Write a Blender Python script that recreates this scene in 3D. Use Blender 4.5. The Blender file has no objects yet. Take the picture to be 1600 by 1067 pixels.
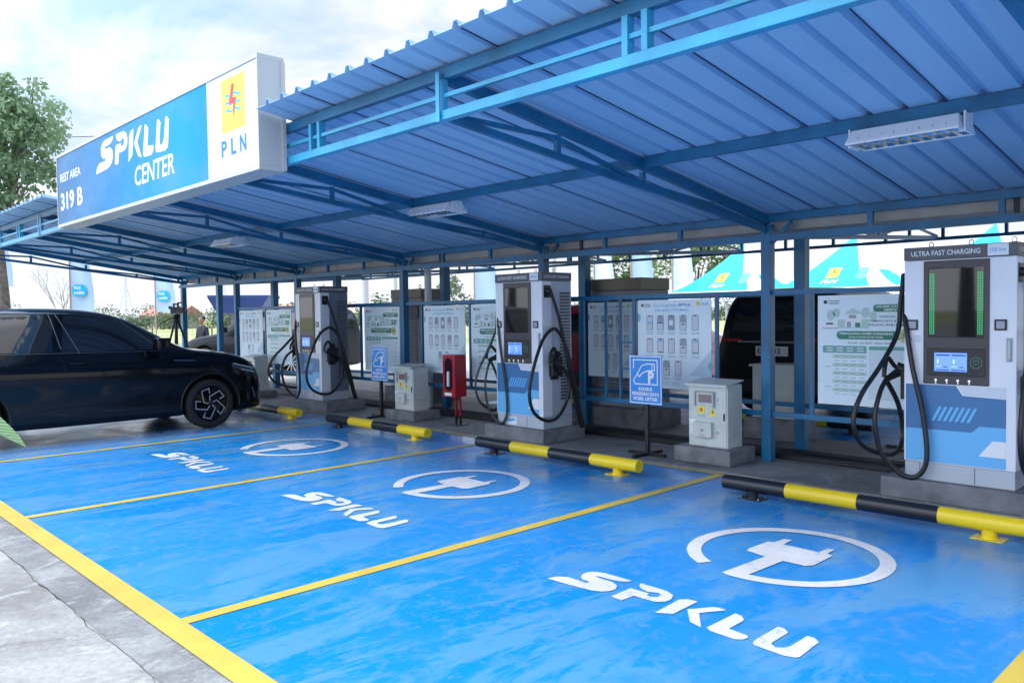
import bpy, bmesh, math, random
from mathutils import Vector, Matrix, noise
from mathutils.bvhtree import BVHTree
random.seed(7)
S = bpy.context.scene
COL = S.collection
R = math.radians

# ------------------------------------------------------------ camera
def cam_axes(yaw, pitch, roll):
    f = Vector((-math.sin(yaw)*math.cos(pitch), math.cos(yaw)*math.cos(pitch), math.sin(pitch)))
    r = Vector((math.cos(yaw), math.sin(yaw), 0)); u = r.cross(f)
    return math.cos(roll)*r+math.sin(roll)*u, -math.sin(roll)*r+math.cos(roll)*u, f
cr, cu, cf = cam_axes(.8050, -.0350, -.0140)
CAM = Vector((3.983, -1.559, 1.5))
cd = bpy.data.cameras.new('camera'); cam = bpy.data.objects.new('camera', cd); COL.objects.link(cam)
cam.matrix_world = Matrix(((cr.x, cu.x, -cf.x, CAM.x), (cr.y, cu.y, -cf.y, CAM.y), (cr.z, cu.z, -cf.z, CAM.z), (0, 0, 0, 1)))
cd.sensor_width = 36; cd.lens = 36*1266.8/1600; cd.clip_start = .05; cd.clip_end = 5000
S.camera = cam

# ------------------------------------------------------------ sky, sun, exposure
SUN_EL, SUN_AZ = 54, 205        # azimuth measured clockwise from +y
w = bpy.data.worlds.new('World'); S.world = w; w.use_nodes = True
nt = w.node_tree; N = nt.nodes; L = nt.links
bg = N['Background']
sky = N.new('ShaderNodeTexSky'); sky.sky_type = 'NISHITA'; sky.sun_disc = False
sky.sun_elevation = R(SUN_EL); sky.sun_rotation = R(SUN_AZ); sky.dust_density = 2.0; sky.air_density = 1.0
tc = N.new('ShaderNodeTexCoord'); sx = N.new('ShaderNodeSeparateXYZ'); L.new(tc.outputs['Generated'], sx.inputs[0])
az = N.new('ShaderNodeMath'); az.operation = 'ADD'; az.inputs[1].default_value = .22; L.new(sx.outputs['Z'], az.inputs[0])
mx = N.new('ShaderNodeMath'); mx.operation = 'MAXIMUM'; mx.inputs[1].default_value = .05; L.new(az.outputs[0], mx.inputs[0])
dv = N.new('ShaderNodeVectorMath'); dv.operation = 'DIVIDE'; cm = N.new('ShaderNodeCombineXYZ')
for i in range(3): L.new(mx.outputs[0], cm.inputs[i])
L.new(tc.outputs['Generated'], dv.inputs[0]); L.new(cm.outputs[0], dv.inputs[1])
nz = N.new('ShaderNodeTexNoise'); nz.inputs['Scale'].default_value = 1.35; nz.inputs['Detail'].default_value = 9; nz.inputs['Roughness'].default_value = .56
nz.inputs['Distortion'].default_value = .35
mp = N.new('ShaderNodeMapping'); mp.inputs['Location'].default_value = (3.1, 1.7, .4)
L.new(dv.outputs[0], mp.inputs[0]); L.new(mp.outputs[0], nz.inputs['Vector'])
rp = N.new('ShaderNodeValToRGB'); rp.color_ramp.elements[0].position = .42; rp.color_ramp.elements[1].position = .56
L.new(nz.outputs['Fac'], rp.inputs[0])
nz2 = N.new('ShaderNodeTexNoise'); nz2.inputs['Scale'].default_value = 2.6; nz2.inputs['Detail'].default_value = 6
L.new(mp.outputs[0], nz2.inputs['Vector'])
rc = N.new('ShaderNodeValToRGB'); rc.color_ramp.elements[0].position = .35; rc.color_ramp.elements[0].color = (2.0, 2.08, 2.32, 1)
rc.color_ramp.elements[1].position = .62; rc.color_ramp.elements[1].color = (2.38, 2.40, 2.52, 1)
L.new(nz2.outputs['Fac'], rc.inputs[0])
SKYK, CLK = .10, 1.0
mixs = N.new('ShaderNodeMix'); mixs.data_type = 'RGBA'
hz = N.new('ShaderNodeMix'); hz.data_type = 'RGBA'; hz.inputs['Factor'].default_value = .95; hz.inputs['B'].default_value = (1.05, 1.5, 2.25, 1)
L.new(sky.outputs[0], hz.inputs['A'])
L.new(rp.outputs[0], mixs.inputs['Factor']); L.new(hz.outputs['Result'], mixs.inputs['A']); L.new(rc.outputs[0], mixs.inputs['B'])
# clouds are brighter on the sun's side of the sky
sunv = (math.sin(R(SUN_AZ))*math.cos(R(SUN_EL)), math.cos(R(SUN_AZ))*math.cos(R(SUN_EL)), math.sin(R(SUN_EL)))
dt = N.new('ShaderNodeVectorMath'); dt.operation = 'DOT_PRODUCT'; dt.inputs[1].default_value = sunv; L.new(tc.outputs['Generated'], dt.inputs[0])
gl = N.new('ShaderNodeMapRange'); gl.interpolation_type = 'SMOOTHSTEP'; gl.inputs['From Min'].default_value = .15; gl.inputs['From Max'].default_value = .95; gl.inputs['To Min'].default_value = 1.0; gl.inputs['To Max'].default_value = 3.2; L.new(dt.outputs['Value'], gl.inputs[0])
hw_ = N.new('ShaderNodeMapRange'); hw_.interpolation_type = 'SMOOTHSTEP'; hw_.inputs['From Min'].default_value = .28; hw_.inputs['From Max'].default_value = .0; L.new(sx.outputs['Z'], hw_.inputs[0])
hm_ = N.new('ShaderNodeMix'); hm_.data_type = 'RGBA'; hm_.inputs['B'].default_value = (2.2, 2.28, 2.42, 1); L.new(hw_.outputs[0], hm_.inputs['Factor']); L.new(mixs.outputs['Result'], hm_.inputs['A'])
vs = N.new('ShaderNodeVectorMath'); vs.operation = 'SCALE'; L.new(hm_.outputs['Result'], vs.inputs[0]); L.new(gl.outputs[0], vs.inputs['Scale'])
L.new(vs.outputs[0], bg.inputs['Color']); bg.inputs['Strength'].default_value = SKYK
sd = bpy.data.lights.new('sun', 'SUN'); sd.energy = .55; sd.angle = R(16); sd.color = (1, .96, .9)
so = bpy.data.objects.new('sun', sd); COL.objects.link(so)
a, e = R(SUN_AZ), R(SUN_EL)
sdir = Vector((math.sin(a)*math.cos(e), math.cos(a)*math.cos(e), math.sin(e)))
so.rotation_euler = sdir.to_track_quat('Z', 'Y').to_euler(); so.location = (0, -10, 30)
S.view_settings.view_transform = 'Standard'; S.view_settings.look = 'None'; S.view_settings.gamma = 1
S.view_settings.exposure = 2.22
S.cycles.max_bounces = 8; S.cycles.diffuse_bounces = 5; S.cycles.transparent_max_bounces = 16

# ------------------------------------------------------------ materials
MATS = {}
def mat(name, col, rough=.5, metal=0, spec=.5, var=.0, vscale=6, bump=0, bscale=60, coat=0, alpha=1, emit=None, estr=0, col2=None, dirt=0, trans=0, streak=None):
    if name in MATS: return MATS[name]
    m = bpy.data.materials.new(name); m.use_nodes = True; MATS[name] = m
    n, l = m.node_tree.nodes, m.node_tree.links
    b = n['Principled BSDF']
    b.inputs['Roughness'].default_value = rough; b.inputs['Metallic'].default_value = metal
    b.inputs['Specular IOR Level'].default_value = spec; b.inputs['Coat Weight'].default_value = coat
    b.inputs['Coat Roughness'].default_value = .04; b.inputs['Transmission Weight'].default_value = trans
    c = (*col, 1)
    b.inputs['Base Color'].default_value = c
    if emit: b.inputs['Emission Color'].default_value = (*emit, 1); b.inputs['Emission Strength'].default_value = estr
    t = n.new('ShaderNodeTexCoord'); vec = t.outputs['Object']
    if streak:
        mpn = n.new('ShaderNodeMapping'); mpn.inputs['Scale'].default_value = streak; l.new(vec, mpn.inputs[0]); vec = mpn.outputs[0]
    if var or col2:
        z = n.new('ShaderNodeTexNoise'); z.inputs['Scale'].default_value = vscale; z.inputs['Detail'].default_value = 6; l.new(vec, z.inputs['Vector'])
        r = n.new('ShaderNodeValToRGB'); r.color_ramp.elements[0].position = .35; r.color_ramp.elements[1].position = .65
        c2 = col2 or tuple(min(1, x*(1+var)+.01*var) for x in col)
        c1 = col if col2 else tuple(x*(1-var) for x in col)
        r.color_ramp.elements[0].color = (*c1, 1); r.color_ramp.elements[1].color = (*c2, 1)
        l.new(z.outputs['Fac'], r.inputs[0]); l.new(r.outputs[0], b.inputs['Base Color'])
        mr = n.new('ShaderNodeMapRange'); mr.inputs['To Min'].default_value = max(0, rough-.08); mr.inputs['To Max'].default_value = min(1, rough+.1)
        l.new(z.outputs['Fac'], mr.inputs[0]); l.new(mr.outputs[0], b.inputs['Roughness'])
    if bump:
        z = n.new('ShaderNodeTexNoise'); z.inputs['Scale'].default_value = bscale; z.inputs['Detail'].default_value = 4; l.new(t.outputs['Object'], z.inputs['Vector'])
        bn = n.new('ShaderNodeBump'); bn.inputs['Strength'].default_value = bump; bn.inputs['Distance'].default_value = .01
        l.new(z.outputs['Fac'], bn.inputs['Height']); l.new(bn.outputs[0], b.inputs['Normal'])
    return m
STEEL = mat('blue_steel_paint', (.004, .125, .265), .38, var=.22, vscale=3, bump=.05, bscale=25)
STEELL = mat('front_steel_lit_paint', (.03, .33, .56), .35, var=.18, vscale=3)  # steel blue lightened so the front members look lit
GALV = mat('galvanised_steel', (.42, .44, .46), .42, .55, var=.15, vscale=9)
GREYW = mat('white_panel_paint', (.62, .66, .72), .42, var=.04, vscale=4)
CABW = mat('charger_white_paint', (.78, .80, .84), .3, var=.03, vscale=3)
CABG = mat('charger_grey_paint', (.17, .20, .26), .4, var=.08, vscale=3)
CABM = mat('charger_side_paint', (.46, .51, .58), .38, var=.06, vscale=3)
HEAD = mat('header_grey', (.10, .10, .115), .45)
BEZ = mat('bezel_brown_grey', (.045, .042, .05), .35)
BLK = mat('black_plastic', (.012, .012, .014), .42)
CAB = mat('cable_rubber', (.010, .011, .014), .38, var=.3, vscale=20)
GLOSS = mat('dark_glass', (.006, .008, .012), .04, coat=1)
SCRN = mat('display_glass', (.006, .007, .010), .03, spec=.5, coat=.25)
LCD = mat('lcd_screen', (.05, .12, .4), .2, emit=(.16, .33, .95), estr=.25)
LCDW = mat('lcd_light', (.5, .6, .8), .3, emit=(.5, .65, 1), estr=.2)
LCDD = mat('lcd_dark', (.01, .05, .15), .3)
LED = mat('green_led', (.0, .3, .1), .3, emit=(.05, .9, .35), estr=.10)
WHT = mat('white_graphic', (.80, .82, .84), .45)
DBL = mat('dark_blue_graphic', (.045, .17, .37), .35)
LBL = mat('light_blue_graphic', (.14, .47, .82), .35)
CYA = mat('cyan_graphic', (.0, .42, .80), .4)
YEL = mat('yellow_graphic', (.85, .70, .06), .45)
RED = mat('red_graphic', (.75, .03, .05), .4)
GRN = mat('green_graphic', (.02, .20, .13), .45)
GRNL = mat('pale_green_graphic', (.45, .62, .58), .5)
TXT = mat('black_graphic', (.03, .035, .05), .5)
GRT = mat('grey_graphic', (.30, .36, .42), .5)
PHO = mat('phone_screen_graphic', (.62, .66, .72), .4)
POST = mat('poster_board', (.66, .80, .86), .35, var=.05, vscale=2, col2=(.76, .86, .90))
SIGNB = mat('traffic_sign_blue', (.015, .25, .72), .3)
CONC = mat('plinth_concrete', (.17, .175, .19), .75, var=.25, vscale=7, bump=.3, bscale=40)
METER = mat('meter_box_paint', (.56, .60, .57), .4, var=.05, vscale=6, bump=.05)
METERD = mat('meter_box_dark_grey', (.33, .35, .35), .45)  # darker grey for window surround, cover knob and door lock
SYEL = mat('safety_yellow', (.80, .60, .01), .3, var=.12, vscale=8)
SBLK = mat('safety_black', (.012, .013, .016), .3, var=.4, vscale=12)
CRED = mat('cabinet_red', (.38, .008, .02), .35, var=.15, vscale=6)
CARB = mat('black_car_paint', (.002, .003, .005), .10, spec=.25, coat=.28)
CARR = mat('red_car_paint', (.40, .004, .02), .25, coat=1)
CARD = mat('dark_grey_car_paint', (.004, .005, .008), .35, spec=.25, coat=.1)
TYRE = mat('tyre_rubber', (.015, .015, .017), .8, bump=.3, bscale=80)
CHR = mat('bright_metal', (.6, .62, .65), .18, 1)
WELL = mat('wheel_well_black', (.004, .004, .005), .9)
PVC = mat('white_pvc', (.62, .65, .70), .4)
GOLD = mat('gold_header', (.17, .14, .10), .4)
SKIN = mat('skin', (.28, .15, .09), .55)
BARK = mat('tree_bark', (.16, .13, .11), .9, var=.35, vscale=8, bump=.8, bscale=14)
def leafmat(name, c, c2):
    m = mat(name, c, .55, col2=c2, vscale=1.3)
    b = m.node_tree.nodes['Principled BSDF']
    b.inputs['Subsurface Weight'].default_value = 0
    n, l = m.node_tree.nodes, m.node_tree.links
    tr = n.new('ShaderNodeBsdfTranslucent'); mxs = n.new('ShaderNodeMixShader'); mxs.inputs[0].default_value = .35
    tr.inputs[0].default_value = (*[x*1.3 for x in c2], 1)
    l.new(b.outputs[0], mxs.inputs[1]); l.new(tr.outputs[0], mxs.inputs[2]); l.new(mxs.outputs[0], n['Material Output'].inputs[0])
    return m
LEAF = leafmat('tree_leaves', (.11, .21, .11), (.27, .38, .21))
LEAFL = leafmat('light_leaves', (.08, .15, .05), (.19, .27, .10))
LEAFF = leafmat('distant_leaves', (.06, .10, .05), (.11, .16, .09))

def roof_material():
    m = bpy.data.materials.new('roof_sheet_paint'); m.use_nodes = True
    n, l = m.node_tree.nodes, m.node_tree.links; b = n['Principled BSDF']
    t = n.new('ShaderNodeTexCoord'); z = n.new('ShaderNodeTexNoise'); z.inputs['Scale'].default_value = .9; z.inputs['Detail'].default_value = 8
    mpr = n.new('ShaderNodeMapping'); mpr.inputs['Scale'].default_value = (3.5, .5, 1); l.new(t.outputs['Object'], mpr.inputs[0]); l.new(mpr.outputs[0], z.inputs['Vector'])
    r = n.new('ShaderNodeValToRGB'); r.color_ramp.elements[0].color = (.29, .48, .70, 1); r.color_ramp.elements[1].color = (.34, .545, .76, 1)
    r.color_ramp.elements[0].position = .35; r.color_ramp.elements[1].position = .65
    l.new(z.outputs['Fac'], r.inputs[0]); l.new(r.outputs[0], b.inputs['Base Color'])
    b.inputs['Roughness'].default_value = .42
    return m
ROOF = roof_material()

def ramp(n, l, src, stops):
    r = n.new('ShaderNodeValToRGB'); el = r.color_ramp.elements
    while len(el) < len(stops): el.new(.5)
    for q, (p, c) in zip(el, stops): q.position = p; q.color = (*c, 1) if len(c) == 3 else c
    l.new(src, r.inputs[0]); return r
def noise_node(n, l, vec, scale, detail=6, rough=.5, dist=0, sc=None):
    if sc:
        mpn = n.new('ShaderNodeMapping'); mpn.inputs['Scale'].default_value = sc; l.new(vec, mpn.inputs[0]); vec = mpn.outputs[0]
    z = n.new('ShaderNodeTexNoise'); z.inputs['Scale'].default_value = scale; z.inputs['Detail'].default_value = detail
    z.inputs['Roughness'].default_value = rough; z.inputs['Distortion'].default_value = dist; l.new(vec, z.inputs['Vector']); return z
def mixc(n, l, f, a, b):
    m = n.new('ShaderNodeMix'); m.data_type = 'RGBA'
    for s, v in ((m.inputs['Factor'], f), (m.inputs['A'], a), (m.inputs['B'], b)):
        if isinstance(v, (int, float)): s.default_value = v
        elif isinstance(v, tuple): s.default_value = (*v, 1)
        else: l.new(v, s)
    return m.outputs['Result']
def floor_material():
    m = bpy.data.materials.new('blue_floor_paint'); m.use_nodes = True
    n, l = m.node_tree.nodes, m.node_tree.links; b = n['Principled BSDF']
    t = n.new('ShaderNodeTexCoord').outputs['Object']
    big = noise_node(n, l, t, 1.1, 8, .6, .5)
    st = noise_node(n, l, t, 1.0, 10, .72, .5, (2.6, .75, 1))
    fine = noise_node(n, l, t, 9, 8, .7, .4)
    f1 = ramp(n, l, st.outputs['Fac'], [(.47, (0, 0, 0)), (.535, (1, 1, 1))])
    f2 = ramp(n, l, big.outputs['Fac'], [(.49, (0, 0, 0)), (.56, (1, 1, 1))])
    c = mixc(n, l, f1.outputs[0], (.003, .22, .60), (.075, .27, .52))
    f2m = n.new('ShaderNodeMath'); f2m.operation = 'MULTIPLY'; f2m.inputs[1].default_value = .75; l.new(f2.outputs[0], f2m.inputs[0])
    c = mixc(n, l, f2m.outputs[0], c, (.012, .215, .55))
    f3 = ramp(n, l, fine.outputs['Fac'], [(.52, (0, 0, 0)), (.62, (.55, .55, .55))])
    c = mixc(n, l, f3.outputs[0], c, (.10, .25, .46))
    sc = noise_node(n, l, t, 14, 4, .6, 0, (3, .5, 1))
    f4 = ramp(n, l, sc.outputs['Fac'], [(.66, (0, 0, 0)), (.76, (.35, .35, .35))])
    c = mixc(n, l, f4.outputs[0], c, (.28, .42, .60))
    sp = n.new('ShaderNodeSeparateXYZ'); l.new(t, sp.inputs[0]); glare = noise_node(n, l, t, 2.2, 6, .65, .5, (.8, 2.2, 1))
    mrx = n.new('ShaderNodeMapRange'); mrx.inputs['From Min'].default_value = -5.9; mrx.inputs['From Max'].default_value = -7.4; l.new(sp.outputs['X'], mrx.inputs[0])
    ad = n.new('ShaderNodeMath'); ad.operation = 'MULTIPLY'; l.new(mrx.outputs[0], ad.inputs[0]); wr_ = ramp(n, l, glare.outputs['Fac'], [(.38, (.25, .25, .25)), (.58, (1, 1, 1))]); l.new(wr_.outputs[0], ad.inputs[1])
    c = mixc(n, l, ad.outputs[0], c, (.26, .31, .36))  # pale grey painted in for the bright reflections across the car bay
    l.new(c, b.inputs['Base Color'])
    mr = n.new('ShaderNodeMapRange'); mr.inputs['From Min'].default_value = .3; mr.inputs['From Max'].default_value = .7
    mr.inputs['To Min'].default_value = .14; mr.inputs['To Max'].default_value = .45; l.new(big.outputs['Fac'], mr.inputs[0]); l.new(mr.outputs[0], b.inputs['Roughness'])
    bn = n.new('ShaderNodeBump'); bn.inputs['Strength'].default_value = .35; bn.inputs['Distance'].default_value = .008
    wav = noise_node(n, l, t, 7, 5, .6, 0, (1, .6, 1)); l.new(wav.outputs['Fac'], bn.inputs['Height']); l.new(bn.outputs[0], b.inputs['Normal'])
    return m
def concrete_material(name, c1, c2, c3, rough=.8, sc=1.2, glossy=False):
    m = bpy.data.materials.new(name); m.use_nodes = True
    n, l = m.node_tree.nodes, m.node_tree.links; b = n['Principled BSDF']
    t = n.new('ShaderNodeTexCoord').outputs['Object']
    z1 = noise_node(n, l, t, sc, 8, .65, .6); z2 = noise_node(n, l, t, sc*22, 6, .7); z3 = noise_node(n, l, t, sc*4, 8, .7, 1.2, (1, .45, 1))
    r1 = ramp(n, l, z1.outputs['Fac'], [(.38, c1), (.5, c2), (.62, c3)])
    r3 = ramp(n, l, z3.outputs['Fac'], [(.55, (0, 0, 0)), (.62, (.6, .6, .6))])
    c = mixc(n, l, r3.outputs[0], r1.outputs[0], tuple(min(1, x*1.25) for x in c3))
    r2 = ramp(n, l, z2.outputs['Fac'], [(.3, (.72, .72, .72)), (.6, (1, 1, 1))])
    mm = n.new('ShaderNodeMix'); mm.data_type = 'RGBA'; mm.blend_type = 'MULTIPLY'; mm.inputs['Factor'].default_value = 1
    l.new(c, mm.inputs['A']); l.new(r2.outputs[0], mm.inputs['B']); l.new(mm.outputs['Result'], b.inputs['Base Color'])
    b.inputs['Roughness'].default_value = rough
    bn = n.new('ShaderNodeBump'); bn.inputs['Strength'].default_value = .5; bn.inputs['Distance'].default_value = .01
    l.new(z2.outputs['Fac'], bn.inputs['Height']); l.new(bn.outputs[0], b.inputs['Normal'])
    return m
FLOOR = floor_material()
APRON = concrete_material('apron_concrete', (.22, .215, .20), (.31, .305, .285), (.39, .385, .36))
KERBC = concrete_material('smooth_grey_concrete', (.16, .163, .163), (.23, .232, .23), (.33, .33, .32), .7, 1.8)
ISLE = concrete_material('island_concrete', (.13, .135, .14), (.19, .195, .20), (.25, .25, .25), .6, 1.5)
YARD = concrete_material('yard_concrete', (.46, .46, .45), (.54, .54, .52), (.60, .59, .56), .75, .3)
def paint_mat(name, col, worn, amt=.62, rough=.4):
    m = bpy.data.materials.new(name); m.use_nodes = True
    n, l = m.node_tree.nodes, m.node_tree.links; b = n['Principled BSDF']
    t = n.new('ShaderNodeTexCoord').outputs['Object']
    z = noise_node(n, l, t, 16, 8, .75); f = ramp(n, l, z.outputs['Fac'], [(amt, (0, 0, 0)), (amt+.1, (.6, .6, .6))])
    z2 = noise_node(n, l, t, 2, 5, .6); f2 = ramp(n, l, z2.outputs['Fac'], [(.4, tuple(x*.85 for x in col)), (.6, col)])
    l.new(mixc(n, l, f.outputs[0], f2.outputs[0], worn), b.inputs['Base Color']); b.inputs['Roughness'].default_value = rough
    return m
LYEL = paint_mat('yellow_line_paint', (.62, .45, .07), (.34, .32, .18), .60)
LWHT = paint_mat('white_floor_paint', (.68, .68, .70), (.25, .36, .52), .54)
FIELD = concrete_material('field_grass', (.30, .34, .12), (.42, .44, .18), (.50, .48, .26), .95, .05)

# ------------------------------------------------------------ mesh builder
def cr_path(pts, n=8):
    P = [Vector(p) for p in pts]; out = []
    for i in range(len(P)-1):
        p0 = P[max(i-1, 0)]; p1 = P[i]; p2 = P[i+1]; p3 = P[min(i+2, len(P)-1)]
        for k in range(n):
            t = k/n
            out.append(.5*((2*p1)+(-p0+p2)*t+(2*p0-5*p1+4*p2-p3)*t*t+(-p0+3*p1-3*p2+p3)*t**3))
    out.append(P[-1]); return out
_textcache = {}
def text_geo(body, offset=0, shear=0):
    k = (body, offset, shear)
    if k not in _textcache:
        c = bpy.data.curves.new('t', 'FONT'); c.body = body; c.size = 1; c.offset = offset; c.shear = shear; c.resolution_u = 3
        o = bpy.data.objects.new('t', c); COL.objects.link(o)
        dg = bpy.context.evaluated_depsgraph_get(); me = bpy.data.meshes.new_from_object(o.evaluated_get(dg))
        v = [x.co.copy() for x in me.vertices]; f = [list(p.vertices) for p in me.polygons]
        bpy.data.objects.remove(o); bpy.data.curves.remove(c); bpy.data.meshes.remove(me)
        x0 = min(q.x for q in v); x1 = max(q.x for q in v); y0 = min(q.y for q in v); y1 = max(q.y for q in v)
        _textcache[k] = (v, f, x0, x1, y0, y1)
    return _textcache[k]
class MB:
    def __init__(s): s.v = []; s.f = []; s.m = []; s.sm = []; s.mats = []
    def mi(s, m):
        if m not in s.mats: s.mats.append(m)
        return s.mats.index(m)
    def add(s, v, f, m=None, smooth=False, M=None):
        o = len(s.v); s.v += [tuple(M @ Vector(q)) if M else tuple(q) for q in v]
        s.f += [[i+o for i in q] for q in f]; k = s.mi(m) if m else 0
        if m is None and not s.mats: s.mats.append(None)
        s.m += [k]*len(f); s.sm += [smooth]*len(f); return s
    def box(s, x0, x1, y0, y1, z0, z1, m=None, M=None):
        v = [(x, y, z) for z in (z0, z1) for y in (y0, y1) for x in (x0, x1)]
        return s.add(v, [(0, 2, 3, 1), (4, 5, 7, 6), (0, 1, 5, 4), (2, 6, 7, 3), (0, 4, 6, 2), (1, 3, 7, 5)], m, M=M)
    def rbox(s, x0, x1, y0, y1, z0, z1, m=None, b=.01, seg=2, M=None):
        bm = bmesh.new(); bmesh.ops.create_cube(bm, size=1)
        for q in bm.verts: q.co = Vector(((q.co.x+.5)*(x1-x0)+x0, (q.co.y+.5)*(y1-y0)+y0, (q.co.z+.5)*(z1-z0)+z0))
        bmesh.ops.bevel(bm, geom=bm.edges[:], offset=b, segments=seg, affect='EDGES', profile=.7)
        bm.verts.index_update(); v = [q.co.copy() for q in bm.verts]; f = [[x.index for x in q.verts] for q in bm.faces]; bm.free()
        return s.add(v, f, m, M=M)
    def beam(s, a, b, wd, ht, m=None, up=(0, 0, 1)):
        a, b = Vector(a), Vector(b); d = (b-a).normalized(); sd = d.cross(Vector(up))
        if sd.length < 1e-4: sd = Vector((1, 0, 0))
        sd.normalize(); u = sd.cross(d)
        v = [p+sd*i*wd/2+u*j*ht/2 for p in (a, b) for j in (-1, 1) for i in (-1, 1)]
        return s.add(v, [(0, 1, 3, 2), (4, 6, 7, 5), (0, 4, 5, 1), (2, 3, 7, 6), (0, 2, 6, 4), (1, 5, 7, 3)], m)
    def tube(s, pts, r, m=None, n=10, caps=True):
        P = [Vector(p) for p in pts]; rr = r if isinstance(r, (list, tuple)) else [r]*len(P)
        v = []; f = []; prev = None
        for i, p in enumerate(P):
            d = (P[min(i+1, len(P)-1)]-P[max(i-1, 0)]).normalized()
            if prev is None: a = d.orthogonal().normalized()
            else:
                a = prev-d*prev.dot(d)
                a = a.normalized() if a.length > 1e-5 else d.orthogonal().normalized()
            prev = a; b = d.cross(a)
            for k in range(n): t = 2*math.pi*k/n; v.append(p+(a*math.cos(t)+b*math.sin(t))*rr[i])
        for i in range(len(P)-1):
            for k in range(n): f.append((i*n+k, i*n+(k+1) % n, (i+1)*n+(k+1) % n, (i+1)*n+k))
        s.add(v, f, m, True)
        if caps: s.add(v[:n], [list(range(n))[::-1]], m); s.add(v[-n:], [list(range(n))], m)
        return s
    def lathe(s, prof, m=None, n=32, M=None, smooth=True):      # (r, z) about z
        v = []; f = []
        for r, z in prof:
            for k in range(n): t = 2*math.pi*k/n; v.append((r*math.cos(t), r*math.sin(t), z))
        for i in range(len(prof)-1):
            for k in range(n): f.append((i*n+k, i*n+(k+1) % n, (i+1)*n+(k+1) % n, (i+1)*n+k))
        return s.add(v, f, m, smooth, M)
    def poly(s, pts, m=None, M=None, d=0):
        """flat polygon given in local 2-D, lifted d along the local normal"""
        from mathutils.geometry import tessellate_polygon
        v = [(p[0], p[1], d) for p in pts]; tri = tessellate_polygon([[Vector(q) for q in v]])
        return s.add(v, [list(t) for t in tri], m, M=M)
    def rect(s, x0, y0, x1, y1, m=None, M=None, d=0):
        return s.add([(x0, y0, d), (x1, y0, d), (x1, y1, d), (x0, y1, d)], [(0, 1, 2, 3)], m, M=M)
    def rrect(s, x0, y0, x1, y1, r, m=None, M=None, d=0, n=5):
        pts = []
        for cx, cy, a0 in ((x1-r, y1-r, 0), (x0+r, y1-r, 90), (x0+r, y0+r, 180), (x1-r, y0+r, 270)):
            for k in range(n+1): t = R(a0+90*k/n); pts.append((cx+r*math.cos(t), cy+r*math.sin(t)))
        return s.add([(p[0], p[1], d) for p in pts], [list(range(len(pts)))], m, M=M)
    def line(s, pts, wd, m=None, M=None, d=0):
        for (x0, y0), (x1, y1) in zip(pts[:-1], pts[1:]):
            l = math.hypot(x1-x0, y1-y0) or 1; nx, ny = -(y1-y0)/l*wd/2, (x1-x0)/l*wd/2; ex, ey = (x1-x0)/l*wd*.45, (y1-y0)/l*wd*.45
            s.add([(x0-ex+nx, y0-ey+ny, d), (x0-ex-nx, y0-ey-ny, d), (x1+ex-nx, y1+ey-ny, d), (x1+ex+nx, y1+ey+ny, d)], [(0, 1, 2, 3)], m, M=M)
            d += 2e-5
        return s
    def text(s, body, x, y, h, m=None, M=None, d=0, w=None, align='l', bold=.0, shear=0):
        """cap height h, baseline y; w forces the width"""
        v, f, x0, x1, y0, y1 = text_geo(body, bold, shear)
        kh = h/.69; kw = w/(x1-x0) if w else kh; W = (x1-x0)*kw
        ox = x-(0 if align == 'l' else W/2 if align == 'c' else W)
        return s.add([(ox+(q.x-x0)*kw, y+q.y*kh, d) for q in v], f, m, M=M)
    def build(s, name, material=None, parent=None, loc=None, bevel=0, smooth=None, **kw):
        me = bpy.data.meshes.new(name); me.from_pydata([tuple(q) for q in s.v], [], s.f); me.update()
        for mm in s.mats: me.materials.append(mm or material)
        if not s.mats and material: me.materials.append(material)
        me.polygons.foreach_set('material_index', s.m); me.polygons.foreach_set('use_smooth', s.sm if smooth is None else [smooth]*len(s.f))
        o = bpy.data.objects.new(name, me); COL.objects.link(o)
        if parent: o.parent = parent
        if loc: o.location = loc
        if bevel:
            b = o.modifiers.new('bevel', 'BEVEL'); b.width = bevel; b.segments = 2; b.limit_method = 'ANGLE'
        for k, q in kw.items(): o[k] = q
        return o
def empty(name, loc=(0, 0, 0), rz=0, **kw):
    o = bpy.data.objects.new(name, None); o.empty_display_size = .1; COL.objects.link(o); o.location = loc; o.rotation_euler = (0, 0, rz)
    for k, q in kw.items(): o[k] = q
    return o
def tag(o, label=None, category=None, group=None, kind=None):
    for k, q in (('label', label), ('category', category), ('group', group), ('kind', kind)):
        if q: o[k] = q
    return o
def dup(root, loc=None, rz=None, label=None):
    def cp(o, par):
        c = o.copy(); COL.objects.link(c); c.parent = par
        for ch in [q for q in o.children]: cp(ch, c)
        return c
    c = cp(root, None)
    if loc: c.location = loc
    if rz is not None: c.rotation_euler = (0, 0, rz)
    if label: c['label'] = label
    return c
# local frames for flat graphics: a face looking towards -y / +x ...
def face_y(x0, y, z0): return Matrix(((1, 0, 0, x0), (0, 0, -1, y), (0, 1, 0, z0), (0, 0, 0, 1)))     # u=x, v=z, normal=-y
def face_yb(x0, y, z0): return Matrix(((-1, 0, 0, x0), (0, 0, 1, y), (0, 1, 0, z0), (0, 0, 0, 1)))    # looking towards +y
def face_x(x, y0, z0): return Matrix(((0, 0, 1, x), (1, 0, 0, y0), (0, 1, 0, z0), (0, 0, 0, 1)))      # looking towards +x, u=y

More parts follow.
